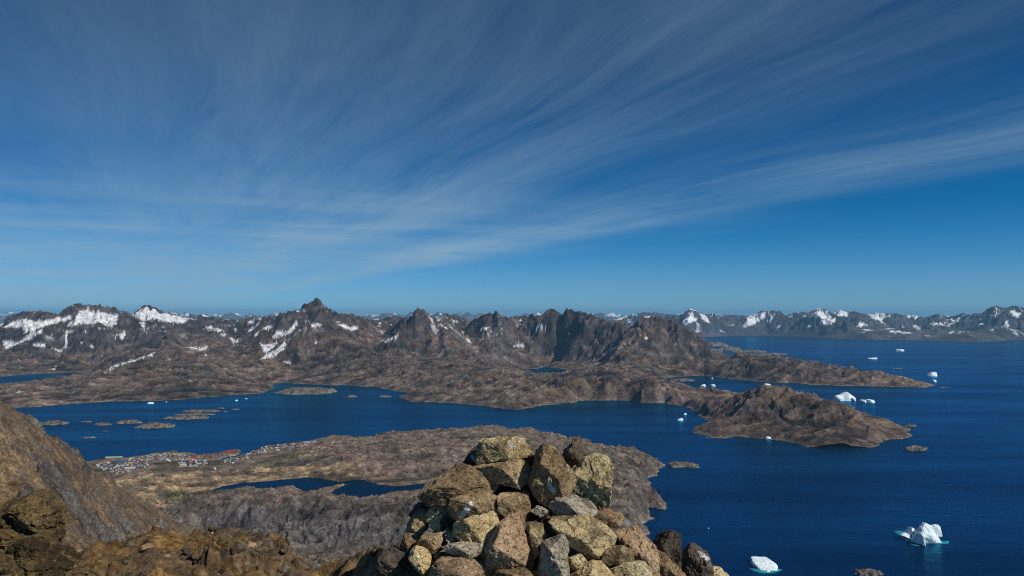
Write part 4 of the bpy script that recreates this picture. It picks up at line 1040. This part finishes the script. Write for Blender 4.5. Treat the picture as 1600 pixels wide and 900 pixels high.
while len(spots) < 250 and tries < 9000:
    tries += 1
    p = polys[0] if rt.random() < .62 else polys[1]
    x, y = rt.uniform(p[:, 0].min(), p[:, 0].max()), rt.uniform(p[:, 1].min(), p[:, 1].max())
    if poly_sd(p, np.array([x]), np.array([y]))[0] < 0: continue
    if 232 < x < 276 and 728 < y < 741: continue
    w3 = P_z(x, y, 14.0)
    if any((w3[0] - q[0]) ** 2 + (w3[1] - q[1]) ** 2 < 15 ** 2 for q in spots): continue
    spots.append(w3)
S = np.array(spots)
Zs, sds = peninsula_height(S[:, 0], S[:, 1], True)[:2]
HM = {}
def roof_for(c): return {'white': rt.choice(['white', 'grey', 'white', 'dark']), 'grey': rt.choice(['grey', 'white']), 'red': rt.choice(['dark', 'grey', 'red'])}.get(c, rt.choice(['dark', 'grey']))
PAL = ['white'] * 8 + ['grey'] * 6 + ['red'] * 2 + ['blue'] * 2 + ['yellow'] + ['green'] + ['brown']
for (x, y, _), z, sdd in zip(spots, Zs, sds):
    if sdd < 8: continue
    c = rt.choice(PAL); r = roof_for(c); sz = rt.choice([(9, 6, 3.0, 5.0), (11, 6, 3.2, 5.2), (10, 5, 3.8, 6.0), (16, 7, 3.2, 5.4)])
    key = (c, r, sz)
    if key not in HM: HM[key] = house_mesh(*sz, MW[c], MR[r])
    o = bpy.data.objects.new('house', HM[key]); COL.objects.link(o)
    o.location = (x, y, z); o.rotation_euler = (0, 0, rt.choice([.3, .3 + math.pi / 2, rt.uniform(0, 3)]) + rt.uniform(-.15, .15))
    px_h = float(project(x, y, z)[0]); sn = {9: 'small', 11: 'mid-sized', 10: 'tall narrow', 16: 'long'}[sz[0]]
    where = 'at the left end of town' if px_h < 205 else 'in the middle of town' if px_h < 265 else 'left of the harbour inlet' if px_h < 340 else 'right of the harbour inlet' if px_h < 420 else 'at the far right end of town'
    tag(o, '%s %s-walled house with %s roof %s' % (sn, c, r, where), 'house', '%s %s-walled %s-roofed houses %s' % (sn, c, r, where))
def building(label, px, py, L, D, wall, roof, mw, mr, rz, name='warehouse', cat='building'):
    w3 = P_z(px, py, 10.0); z = float(peninsula_height(np.array([w3[0]]), np.array([w3[1]]))[0])
    root = empty(name, (w3[0], w3[1], max(z, 1.5))); root.rotation_euler = (0, 0, rz); tag(root, label, cat)
    me = house_mesh(L, D, wall, roof, MW[mw], MR[mr])
    # split into wall and roof parts
    bm = bmesh.new(); bm.from_mesh(me)
    for nm, keep in (('wall', (0,)), ('roof', (1,))):
        b2 = bm.copy(); bmesh.ops.delete(b2, geom=[f for f in b2.faces if f.material_index not in keep], context='FACES')
        for f in b2.faces: f.material_index = 0
        m2 = bpy.data.meshes.new(nm); b2.to_mesh(m2); b2.free(); m2.materials.append(me.materials[keep[0]])
        o = bpy.data.objects.new(nm, m2); COL.objects.link(o); o.parent = root
    bm.free()
building('long red harbour warehouse on the quay beside the fjord', 359, 708.5, 46, 14, 5, 8, 'red', 'red', .75)
building('bright red-roofed hall in the middle of the town', 306, 726.5, 27, 10, 5, 8, 'red', 'red', .35)
building('darker red hall standing just behind the bright red-roofed hall', 303, 722.5, 18, 9, 5, 7, 'red', 'red', .35)
building('long pale green-roofed hall on the shore at the left end of town', 178, 721.8, 70, 14, 5, 8, 'white', 'green', .12)
building('yellow house below the dark blue hall', 203, 731.5, 15, 11, 6, 9, 'yellow', 'dark', .2, 'yellow_house', 'house')
building('dark blue-roofed hall in the left half of town', 189, 730.5, 40, 14, 6, 9, 'blue', 'blue', .15)
building('blue-walled hall on the tan knoll edge right of the white dome', 365, 731, 16, 12, 6, 9, 'blue', 'blue', .3)
building('white hall at the near edge of town below the green patch', 203, 741, 40, 12, 5, 8, 'white', 'white', .25)
building('white row house at the near edge of town left of the white dome', 286, 736.5, 26, 10, 5, 8, 'white', 'white', .1, 'row_house', 'house')
def dome(label, px, py, R):
    w3 = P_z(px, py, 30.0); z = float(peninsula_height(np.array([w3[0]]), np.array([w3[1]]))[0])
    root = empty('radar_dome', (w3[0], w3[1], z)); tag(root, label, 'dome')
    bm = bmesh.new(); bmesh.ops.create_icosphere(bm, subdivisions=3, radius=R)
    bmesh.ops.delete(bm, geom=[v for v in bm.verts if v.co.z < -R * .75], context='VERTS')
    me = bpy.data.meshes.new('shell'); bm.to_mesh(me); bm.free(); me.materials.append(MW['white']); o = bpy.data.objects.new('shell', me); COL.objects.link(o); o.parent = root; o.location = (0, 0, R * .9)
    bm = bmesh.new(); bmesh.ops.create_cone(bm, cap_ends=True, segments=20, radius1=R * .7, radius2=R * .66, depth=4)
    me = bpy.data.meshes.new('base'); bm.to_mesh(me); bm.free(); me.materials.append(MW['grey']); o = bpy.data.objects.new('base', me); COL.objects.link(o); o.parent = root; o.location = (0, 0, -1)
dome('large white round dome at the near edge of town', 335.5, 737, 6.0)
dome('white round dome on the shore point right of the harbour', 413, 705.5, 4.6)
def boat(px, py, L, rz, label):
    w3 = P_z(px, py, 0.0); root = empty('boat', (w3[0], w3[1], 0)); root.rotation_euler = (0, 0, rz); tag(root, label, 'boat', 'boats in the small harbour')
    prof = [(-.5, .8), (-.2, 1), (.15, .9), (.38, .5), (.5, .04)]
    V, ff = [], []
    for t_, wd in prof: V += [(t_ * L, -wd * L * .14, L * .1), (t_ * L, -wd * L * .1, -.3), (t_ * L, wd * L * .1, -.3), (t_ * L, wd * L * .14, L * .1)]
    for i in range(4):
        for k in range(4): ff.append((i * 4 + k, (i + 1) * 4 + k, (i + 1) * 4 + (k + 1) % 4, i * 4 + (k + 1) % 4))
    ff.append((3, 2, 1, 0))
    mesh_from('hull', V, [f for f in ff], MW['white'], smooth=False, parent=root)
    b_ = [(-.3, -.08, .1), (.0, -.08, .1), (.0, .08, .1), (-.3, .08, .1), (-.28, -.07, .26), (-.03, -.07, .26), (-.03, .07, .26), (-.28, .07, .26)]
    mesh_from('cabin', [tuple(c * L for c in p) for p in b_], [(0, 1, 5, 4), (1, 2, 6, 5), (2, 3, 7, 6), (3, 0, 4, 7), (4, 5, 6, 7)], MW['grey'], smooth=False, parent=root)
for (px, py, L, rz) in [(345, 722.5, 14, .4), (350, 720.5, 12, .6), (356, 717.5, 16, .5), (340, 724, 11, .2), (361, 715, 13, .7)]:
    boat(px, py, L, rz, 'small white boat moored in the harbour inlet')

# ================================================================== the crag we stand on
G_EDGE = [(-80, 905, 30), (60, 900, 28), (110, 888, 28), (150, 862, 30), (175, 851, 31), (215, 838, 32), (245, 831, 33), (265, 838, 32), (290, 842, 32), (320, 833, 33), (360, 826, 34), (385, 831, 33.5), (400, 829, 33), (415, 838, 32), (440, 850, 30), (470, 866, 27), (490, 880, 27), (512, 888, 27), (530, 878, 27), (560, 867, 26), (600, 858, 22), (640, 853, 15), (700, 850, 11), (800, 862, 9), (900, 885, 8), (1000, 905, 7), (1100, 905, 6.6), (1150, 905, 6.4), (1250, 930, 6), (1400, 960, 5.6)]
_ga = np.array([(e[0] - CX) / FPX for e in G_EDGE]); _gd = np.array([e[2] for e in G_EDGE], float)
_gs = np.array([ray(e[0], e[1])[2] / ray(e[0], e[1])[1] for e in G_EDGE])
_fa = np.linspace(-1.2, 1.2, 1201)
def _smooth(v, n):
    for _ in range(2): v = np.convolve(np.pad(v, n // 2, mode='edge'), np.ones(n) / n, 'valid')
    return v
_fd = _smooth(np.interp(_fa, _ga, _gd), 25); _fs = _smooth(np.interp(_fa, _ga, _gs), 7)
def _g(X, Y):
    a_ = X / Y; d = np.interp(a_, _fa, _fd); sl0 = np.interp(a_, _fa, _fs); t = np.clip(Y / d, 0, 1)
    inner = -1.75 * (1 - t) + Y * sl0 - .13 * d * t * (1 - t)
    out = np.maximum(Y - d, 0)
    return EYE + inner - 1.1 * out * out / (out + .12 * d)
def crag_height(X, Y, full=False):
    s = np.clip((Y - 9) / 15, .06, 1.0) * (1 - .6 * np.exp(-(((X / Y + .185) / .05) ** 2)))
    Z = _g(X, Y)
    qx, qy = X + .9 * fbm(X / 2.2, Y / 2.2, 3, 801), Y + 1.2 * fbm(X / 2.2 + 3, Y / 2.2, 3, 802)
    h1, j1, cid = facets(qx / 2.1, qy / 2.6, 803, 1.3)
    h2, j2, cid2 = facets(qx / .8 + 5, qy / .95, 804, 1.3)
    h3, j3, cid3 = facets(qx / .33, qy / .36 + 5, 808, 1.2)
    rockm = sstep(-.45, .1, fbm(X / 5.5, Y / 5.5, 4, 805, .55))
    Z = Z + s * rockm * (h1 * .85 + h2 * .42 + h3 * .16 - .22 * sstep(.10, .0, j1) - .08 * sstep(.10, .0, j2)) + s * .22 * fbm(X / 1.1, Y / 1.1, 4, 806, .6) + s * (1 - rockm) * .3 * fbm(X / 3.4, Y / 3.4, 3, 807)
    return (Z, rockm, j1, cid, j2, cid2, cid3) if full else Z
rows = np.exp(np.linspace(math.log(.8), math.log(58), 400))
rows = np.unique(np.concatenate([rows[rows < 9][::3], rows[rows >= 9], np.linspace(18, 36, 110)]))
a, X, Y = fan_grid(-.86, .62, 430, rows)
Z, rockm, j1, cid, j2, cid2, cid3 = crag_height(X, Y, True)
v1 = fbm(X / 3.2, Y / 3.2, 4, 811); v2 = fbm(X / .5, Y / .5, 4, 812, .6)
grass = np.array([.150, .092, .036]); soil = np.array([.115, .074, .040]); stone_c = np.array([.140, .112, .080]); stone_d = np.array([.062, .052, .042]); gold = np.array([.20, .128, .046])
C = mixr(grass[None, None], soil, sstep(-.2, .4, v1))
C = mixr(C, gold, sstep(.15, .6, v2 - .3 * v1) * .55)
st = mixr(stone_d[None, None], stone_c, np.clip(.1 + .4 * cid + .35 * cid2 + .25 * cid3, 0, 1))
C = mixr(C, st, rockm * sstep(-.35, .35, v1 + .5 * v2) * .9)
C = mixr(C, np.array([.03, .024, .018]), rockm * sstep(.07, .0, np.minimum(j1, j2 * 1.3)) * .5)
C = C * np.clip(1 + .4 * v2, .5, 1.6)[..., None]
pth = np.exp(-(((X / Y + .185) / .05) ** 2))
C = mixr(C, np.array([.21, .148, .085]), np.clip(pth, 0, 1) * .75)
tint = np.concatenate([C, np.zeros(X.shape + (1,))], -1)
ledge = mesh_from('crag_ground', np.stack([X, Y, Z], -1).reshape(-1, 3), grid_faces(*X.shape), M_near, tint.reshape(-1, 4))
tag(ledge, 'craggy brown summit ground with tussocks and broken rock', kind='structure')

# ------------------------------------------------------------------ stones
def stone_mat(name, lo, mid, hi, speck=.5, scale=1.0, streak=0.0):
    m, t, b = mat(name)
    tc = t.nodes.new('ShaderNodeTexCoord'); oi = t.nodes.new('ShaderNodeObjectInfo')
    ad = t.nodes.new('ShaderNodeVectorMath'); ad.operation = 'MULTIPLY_ADD'
    t.links.new(oi.outputs['Random'], ad.inputs[0]); ad.inputs[1].default_value = (40, 17, 29); t.links.new(tc.outputs['Object'], ad.inputs[2])
    pos = ad.outputs[0]
    n0 = tnoise(t, 5 * scale, 5, .62, pos, .4); n1 = tnoise(t, 45 * scale, 6, .7, pos); n2 = tnoise(t, 120 * scale, 3, .6, pos)
    vo = t.nodes.new('ShaderNodeTexVoronoi'); vo.inputs['Scale'].default_value = 70 * scale; t.links.new(pos, vo.inputs['Vector'])
    f = mth(t, 'ADD', mth(t, 'MULTIPLY', n0.outputs[0], .75), mth(t, 'MULTIPLY', n1.outputs[0], .35))
    c = ramp(t, f, [(.34, lo), (.52, mid), (.72, hi)])
    # dark lichen specks and pale crystals
    sp = ramp(t, n1.outputs[0], [(.38, g(1 - speck)), (.50, g(1.0)), (.62, g(1.0)), (.74, g(1 + .5 * speck))])
    c = mixc(t, 1.0, c, sp, 'MULTIPLY')
    sp2 = ramp(t, n2.outputs[0], [(.33, g(.72)), (.5, g(1)), (.68, g(1.2))])
    c = mixc(t, 1.0, c, sp2, 'MULTIPLY')
    # weathered dark skin with a sharp edge against the fresh rock, more of it on some stones than on others
    pn = tnoise(t, 6.5 * scale, 6, .6, pos, .5)
    thr = mth(t, 'MULTIPLY_ADD', oi.outputs['Random'], .20, .49)
    pm = mth(t, 'MULTIPLY', mth(t, 'SUBTRACT', pn.outputs[0], thr), 16.0, clamp=True)
    c = mixc(t, mth(t, 'MULTIPLY', pm, .8), c, mixc(t, 1.0, tuple(v * .34 for v in mid), sp2, 'MULTIPLY'))
    # pale crust lichen
    pl_ = tnoise(t, 14 * scale, 5, .65, pos, .3)
    c = mixc(t, ramp(t, pl_.outputs[0], [(.60, g(0)), (.66, g(.6))]), c, tuple(min(.75, v * 1.15 + .05) for v in hi))
    br = mth(t, 'MULTIPLY_ADD', oi.outputs['Random'], .45, .95)
    cb = t.nodes.new('ShaderNodeCombineXYZ')
    for i in range(3): t.links.new(br, cb.inputs[i])
    c = mixc(t, 1.0, c, cb.outputs[0], 'MULTIPLY')
    at = t.nodes.new('ShaderNodeAttribute'); at.attribute_name = 'tint'
    c = mixc(t, mth(t, 'MULTIPLY', at.outputs['Alpha'], ramp(t, n1.outputs[0], [(.36, g(.3)), (.5, g(1))])), c, (.78, .78, .76))
    t.links.new(c, b.inputs['Base Color']); b.inputs['Roughness'].default_value = .88; b.inputs['Specular IOR Level'].default_value = .25
    h = mth(t, 'ADD', mth(t, 'MULTIPLY', n1.outputs[0], 1.0), mth(t, 'MULTIPLY', n2.outputs[0], .35))
    n = bump(t, None, h, 1.0, .03 / scale)
    bump(t, b, n0.outputs[0], .7, .09 / scale, n)
    return m
MS = {'tan': stone_mat('tan_gneiss', (.22, .150, .070), (.50, .375, .195), (.74, .60, .36), .5),
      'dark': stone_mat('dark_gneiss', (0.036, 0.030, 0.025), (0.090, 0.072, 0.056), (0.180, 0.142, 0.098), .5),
      'brown': stone_mat('brown_gneiss', (.095, .062, .034), (.25, .170, .092), (.46, .345, .205), .5),
      'orange': stone_mat('rusty_gneiss', (.19, .115, .070), (.38, .255, .155), (.55, .41, .26), .55),
      'grey': stone_mat('grey_gneiss', (.110, .092, .070), (.30, .255, .19), (.50, .44, .34), .6),
      'yellow': stone_mat('lichen_gneiss', (.20, .155, .080), (.44, .355, .195), (.62, .53, .33), .65)}
def stone(name, poly, depth, thick, kind, seed, parent, white=None, sub=4, rough=.05, strata=0.0, fronts=None, p=18, nsc=1.0, chip=.03):
    c, V, Fi = solid(poly, depth, thick, sub, rough, seed, fronts, p, strata, nsc, chip)
    tint = np.zeros((len(V), 4), F32)
    if white:
        W = V + c; PX, PY = project(W[:, 0], W[:, 1], W[:, 2])
        fr = V[:, 1] < 0
        for wp in white: tint[:, 3] = np.maximum(tint[:, 3], (poly_sd(wp, PX, PY) > -.8) * fr)
    o = mesh_from(name, V, Fi, MS[kind], tint, parent=parent, smooth=False)
    o.location = Vector(c) - (parent.location if parent else Vector((0, 0, 0)))
    return o
CAIRN = [  # outline in the photograph, kind, metres behind the face of the cairn
    ([(747, 698), (757, 686), (790, 683), (812, 686), (824, 697), (829, 708), (823, 715), (802, 717), (775, 722), (752, 726), (746, 715)], 'tan', 0),
    ([(738, 730), (760, 727), (800, 717), (820, 722), (830, 735), (828, 750), (818, 757), (790, 752), (760, 745), (742, 736)], 'brown', .02),
    ([(722, 728), (735, 706), (746, 697), (752, 712), (752, 728), (735, 731)], 'dark', .16),
    ([(663, 776), (668, 757), (700, 736), (728, 727), (737, 733), (746, 746), (768, 745), (778, 757), (772, 766), (745, 768), (715, 776), (670, 785)], 'brown', -.03),
    ([(705, 797), (712, 778), (740, 770), (765, 770), (783, 783), (780, 791), (745, 808), (718, 816), (708, 809)], 'brown', -.03),
    ([(777, 776), (785, 772), (812, 770), (825, 775), (828, 797), (820, 813), (790, 812), (778, 800)], 'brown', .05),
    ([(772, 768), (800, 752), (830, 754), (832, 775), (790, 780)], 'dark', .22),
    ([(713, 818), (740, 808), (776, 794), (778, 830), (770, 846), (763, 851), (740, 849), (720, 844), (711, 832)], 'tan', 0),
    ([(664, 806), (675, 792), (690, 787), (704, 788), (696, 805), (688, 812), (668, 813)], 'yellow', .06),
    ([(640, 830), (645, 805), (662, 797), (668, 814), (667, 826), (650, 839), (634, 849), (631, 838)], 'brown', .05),
    ([(641, 803), (655, 786), (680, 782), (692, 787), (668, 799), (646, 811)], 'dark', .14),
    ([(620, 852), (632, 836), (650, 832), (661, 842), (652, 851), (640, 866), (621, 863)], 'brown', .02),
    ([(585, 880), (590, 871), (610, 857), (640, 864), (656, 884), (658, 918), (600, 912)], 'dark', -.02),
    ([(641, 866), (650, 855), (668, 861), (677, 880), (666, 895), (660, 900), (645, 881)], 'tan', -.05),
    ([(654, 846), (660, 837), (690, 831), (696, 838), (690, 851), (680, 863), (659, 857)], 'brown', .0),
    ([(671, 821), (688, 811), (694, 828), (683, 833)], 'tan', .08),
    ([(696, 859), (705, 850), (720, 847), (745, 852), (764, 851), (755, 863), (735, 873), (709, 869)], 'grey', -.04),
    ([(674, 897), (690, 872), (720, 871), (745, 876), (765, 895), (776, 918), (668, 918)], 'orange', -.08),
    ([(754, 857), (765, 851), (777, 840), (781, 818), (790, 814), (812, 819), (822, 840), (827, 865), (825, 896), (800, 894), (770, 889), (753, 869)], 'orange', -.06),
    ([(822, 823), (830, 818), (848, 820), (855, 835), (853, 856), (845, 863), (830, 865), (826, 845)], 'yellow', .03),
    ([(843, 884), (852, 853), (868, 841), (880, 836), (886, 850), (889, 890), (887, 915), (841, 916)], 'grey', -.10),
    ([(863, 808), (905, 805), (918, 803), (945, 820), (960, 838), (955, 850), (942, 856), (935, 868), (915, 870), (890, 850), (875, 832), (864, 822)], 'tan', -.05),
    ([(858, 792), (870, 778), (895, 774), (915, 780), (931, 797), (905, 804), (870, 803)], 'grey', .0),
    ([(828, 757), (836, 722), (842, 702), (850, 697), (865, 702), (880, 725), (895, 745), (895, 760), (885, 775), (868, 784), (860, 791), (835, 773)], 'brown', -.04),
    ([(893, 738), (912, 716), (930, 711), (945, 714), (956, 729), (953, 750), (953, 776), (945, 796), (925, 799), (905, 781), (892, 772)], 'yellow', .05),
    ([(877, 716), (888, 698), (901, 684), (912, 695), (916, 712), (906, 732), (893, 742), (881, 726)], 'dark', .14),
    ([(829, 799), (838, 792), (850, 794), (857, 800), (847, 809)], 'grey', .06),
    ([(922, 801), (945, 796), (972, 804), (976, 815), (960, 824), (940, 816)], 'brown', .05),
    ([(933, 877), (945, 862), (970, 854), (991, 862), (989, 876), (965, 881), (940, 881)], 'brown', -.02),
    ([(953, 891), (975, 879), (1000, 880), (1016, 896), (1016, 918), (948, 918)], 'yellow', -.06),
    ([(888, 872), (905, 864), (917, 880), (902, 890), (890, 886)], 'yellow', .04),
    ([(903, 895), (925, 879), (945, 884), (960, 900), (962, 918), (898, 918)], 'tan', -.08),
    ([(778, 894), (800, 892), (828, 896), (842, 910), (838, 925), (772, 922)], 'brown', -.05),
    ([(886, 852), (896, 845), (914, 868), (906, 882), (888, 882)], 'dark', .10),
    ([(850, 840), (856, 815), (868, 812), (880, 832), (870, 845), (858, 848)], 'dark', .10),
    ([(693, 832), (702, 828), (714, 836), (712, 846), (698, 848)], 'grey', .05),
    ([(690, 815), (704, 800), (716, 812), (712, 832), (696, 834)], 'dark', .10),
    ([(826, 725), (840, 712), (848, 735), (838, 752), (826, 745)], 'dark', .20),
    ([(820, 712), (832, 706), (842, 722), (834, 738), (824, 730)], 'brown', .22),
    ([(682, 866), (696, 858), (708, 866), (704, 876), (688, 878)], 'brown', .06),
    ([(860, 806), (872, 802), (880, 812), (868, 820)], 'brown', .12)]
c0 = P_d(850, 900, 4.4)
cairn = empty('cairn', (c0[0], 4.75, float(crag_height(np.array([c0[0]]), np.array([4.75]))[0])))
tag(cairn, 'stacked dry-stone cairn of tan, brown and grey rocks on the summit', 'cairn')
WHITE = {4: [[(716, 809), (722, 800), (728, 795), (735, 785), (738, 783), (736, 793), (728, 803), (721, 812)]], 23: [[(855, 749), (861, 751), (862, 758), (869, 770), (864, 772), (858, 763)]], 0: [[(794, 691), (799, 694), (800, 698), (796, 696)]], 2: [[(735, 712), (738, 711), (748, 724), (745, 727)]]}
def face_depth(x, y): return 4.62 - .42 * (y - 683) / 217 + .34 * ((x - 835) / 250) ** 2
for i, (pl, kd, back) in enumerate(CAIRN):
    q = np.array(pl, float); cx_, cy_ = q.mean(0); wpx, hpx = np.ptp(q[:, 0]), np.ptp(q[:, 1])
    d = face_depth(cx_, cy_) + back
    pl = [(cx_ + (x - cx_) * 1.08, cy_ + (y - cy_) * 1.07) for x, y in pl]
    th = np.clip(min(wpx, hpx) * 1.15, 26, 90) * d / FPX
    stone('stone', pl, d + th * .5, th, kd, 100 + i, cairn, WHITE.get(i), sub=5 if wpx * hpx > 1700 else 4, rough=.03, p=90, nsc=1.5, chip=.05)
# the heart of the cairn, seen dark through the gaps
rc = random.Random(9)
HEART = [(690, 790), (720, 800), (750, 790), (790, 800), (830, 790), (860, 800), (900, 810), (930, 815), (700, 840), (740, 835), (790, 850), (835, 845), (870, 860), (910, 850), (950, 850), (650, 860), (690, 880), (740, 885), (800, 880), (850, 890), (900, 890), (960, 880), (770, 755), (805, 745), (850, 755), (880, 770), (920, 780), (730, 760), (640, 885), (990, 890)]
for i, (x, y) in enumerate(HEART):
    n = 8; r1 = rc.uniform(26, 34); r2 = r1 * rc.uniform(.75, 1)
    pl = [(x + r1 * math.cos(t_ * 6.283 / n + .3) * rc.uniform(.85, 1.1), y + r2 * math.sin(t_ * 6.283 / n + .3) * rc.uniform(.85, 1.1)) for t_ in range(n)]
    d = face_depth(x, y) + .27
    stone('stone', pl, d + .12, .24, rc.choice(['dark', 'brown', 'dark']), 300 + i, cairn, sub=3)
# bedrock and boulders right of the cairn
def boulder(label, parts, seed, cat='boulder', name='boulder'):
    q = np.array(parts[0][0], float); cx_, cy_ = q.mean(0)
    if len(parts) == 1:
        pl, kd, d, th, st, wh = parts[0]
        o = stone(name, pl, d, th, kd, seed, None, wh, sub=5, rough=.05, strata=st * .6, p=30, nsc=1.4, chip=.07)
        return tag(o, label, cat)
boulder('brown layered rock slab leaning against the right foot of the cairn', [([(958, 833), (975, 824), (992, 823), (1008, 834), (1022, 852), (1034, 884), (1042, 925), (1000, 925), (985, 892), (968, 858)], 'orange', 4.75, .34, .022, None)], 401)
boulder('upright dark boulder with a pale right edge beside the cairn', [([(1022, 852), (1028, 836), (1040, 828), (1052, 828), (1064, 836), (1067, 848), (1066, 872), (1062, 925), (1034, 920)], 'dark', 4.9, .22, .008, None)], 402)
boulder('pointed dark boulder with a white bird dropping at the summit edge', [([(1070, 858), (1080, 850), (1090, 853), (1104, 866), (1112, 880), (1113, 925), (1062, 925)], 'dark', 5.0, .22, .012, [[(1092, 861), (1097, 864), (1108, 873), (1105, 875), (1095, 870)]])], 403)
boulder('small tan rock at the lower right end of the summit rocks', [([(1102, 893), (1118, 885), (1130, 890), (1140, 899), (1142, 925), (1098, 925)], 'yellow', 5.1, .2, .0, None)], 404)
boulder('low brown rock wedged between the layered slab and the dark boulder', [([(1018, 872), (1040, 868), (1062, 886), (1075, 905), (1078, 930), (1016, 930)], 'brown', 4.7, .22, .02, None)], 405)

# ------------------------------------------------------------------ the outcrop on the near left
oc = P_d(20, 900, 19.5)
outcrop = empty('rock_outcrop', oc); tag(outcrop, 'craggy golden-brown rock outcrop standing at the near left corner', 'outcrop')
M_out = stone_mat('outcrop_rock', (.030, .022, .012), (.112, .078, .034), (.20, .140, .060), .6, .11)
MS['outcrop'] = M_out
M_out2 = stone_mat('crag_rock', (.045, .036, .027), (.135, .108, .076), (.25, .20, .145), .6, .2)
for i, (pl, d, th) in enumerate([
        ([(-40, 812), (-5, 800), (20, 784), (50, 772), (62, 776), (60, 815), (20, 835), (-40, 840)], 20.2, 1.6), ([(40, 786), (54, 774), (72, 785), (88, 796), (87, 815), (80, 838), (56, 836), (40, 815)], 19.9, 1.2),
        ([(-40, 838), (10, 826), (50, 826), (84, 832), (88, 848), (84, 860), (50, 868), (-40, 872)], 19.6, 1.5), ([(-45, 868), (0, 860), (60, 858), (92, 862), (108, 878), (112, 900), (90, 930), (-45, 935)], 19.0, 1.7),
        ([(80, 862), (100, 866), (118, 880), (140, 896), (150, 930), (90, 930)], 19.2, 1.1), ([(-45, 835), (-10, 790), (5, 795), (12, 820), (-5, 850)], 20.0, 1.2), ([(20, 850), (45, 842), (70, 850), (72, 872), (40, 880), (18, 870)], 19.0, .8), ([(-45, 905), (20, 890), (70, 895), (110, 915), (110, 950), (-45, 950)], 18.4, 1.4)]):
    stone('rock', pl, d, th, 'outcrop', 500 + i, outcrop, sub=5, rough=.06, strata=.006, p=50, nsc=2.4, chip=.11)

# ------------------------------------------------------------------ loose stones lying on the crag
rs = random.Random(41)
protos = []
for i in range(8):
    n = 9
    pl = [(800 + 40 * math.cos(t_ * 6.283 / n) * rs.uniform(.7, 1.15), 450 + 26 * math.sin(t_ * 6.283 / n) * rs.uniform(.7, 1.15)) for t_ in range(n)]
    _, V, Fi = solid(pl, 12.09, .6, 3, .05, 900 + i, None, 80)
    me = bpy.data.meshes.new('loose_stone'); me.from_pydata([tuple(v) for v in V], [], [tuple(f) for f in Fi]); me.update()
    me.polygons.foreach_set('use_smooth', np.zeros(len(me.polygons), bool))
    at_ = me.attributes.new('tint', 'FLOAT_COLOR', 'POINT'); at_.data.foreach_set('color', np.zeros(len(me.vertices) * 4, F32))
    me.materials.append([MS['outcrop'], M_out2, MS['outcrop'], M_out2, MS['brown'], MS['outcrop'], M_out2, MS['dark']][i]); protos.append(me)
got = []
while len(got) < 290:
    x, y = rs.uniform(120, 640), rs.uniform(826, 905)
    d = rs.uniform(9, 34)
    w3 = P_d(x, y, d)
    if -.62 < w3[0] / w3[1] and 9.5 < w3[1] < 33.5: got.append((w3[0], w3[1]))
G2 = np.array(got); gz = crag_height(G2[:, 0], G2[:, 1])
for (x, y), z in zip(got, gz):
    me = rs.choice(protos); o = bpy.data.objects.new('stone', me); COL.objects.link(o); o.parent = ledge
    s_ = (.22 + .8 * rs.random() ** 2.4) * (y / 30) ** 1.1
    o.location = (x, y, z + .05 * s_); o.scale = (s_ * rs.uniform(.8, 1.2), s_, s_ * rs.uniform(.6, 1.1)); o.rotation_euler = (rs.uniform(-.4, .4), rs.uniform(-.4, .4), rs.uniform(0, 6.28))

# ================================================================== the air
HZ = mesh_from('haze', [(-95000, -8000, -70), (95000, -8000, -70), (95000, 150000, -70), (-95000, 150000, -70), (-95000, -8000, 1250), (95000, -8000, 1250), (95000, 150000, 1250), (-95000, 150000, 1250)],
               [(0, 3, 2, 1), (4, 5, 6, 7), (0, 1, 5, 4), (1, 2, 6, 5), (2, 3, 7, 6), (3, 0, 4, 7)], bpy.data.materials.new('haze_air'), smooth=False)
tag(HZ, 'thin even blue haze in the air over sea and land', kind='stuff')
hm = HZ.data.materials[0]; hm.use_nodes = True
ht = hm.node_tree; ht.nodes.clear()
pv = ht.nodes.new('ShaderNodeVolumePrincipled'); ho = ht.nodes.new('ShaderNodeOutputMaterial')
pv.inputs['Color'].default_value = (.27, .63, 1.0, 1); pv.inputs['Density'].default_value = 1.25e-5; pv.inputs['Anisotropy'].default_value = 0.0
ht.links.new(pv.outputs[0], ho.inputs['Volume'])
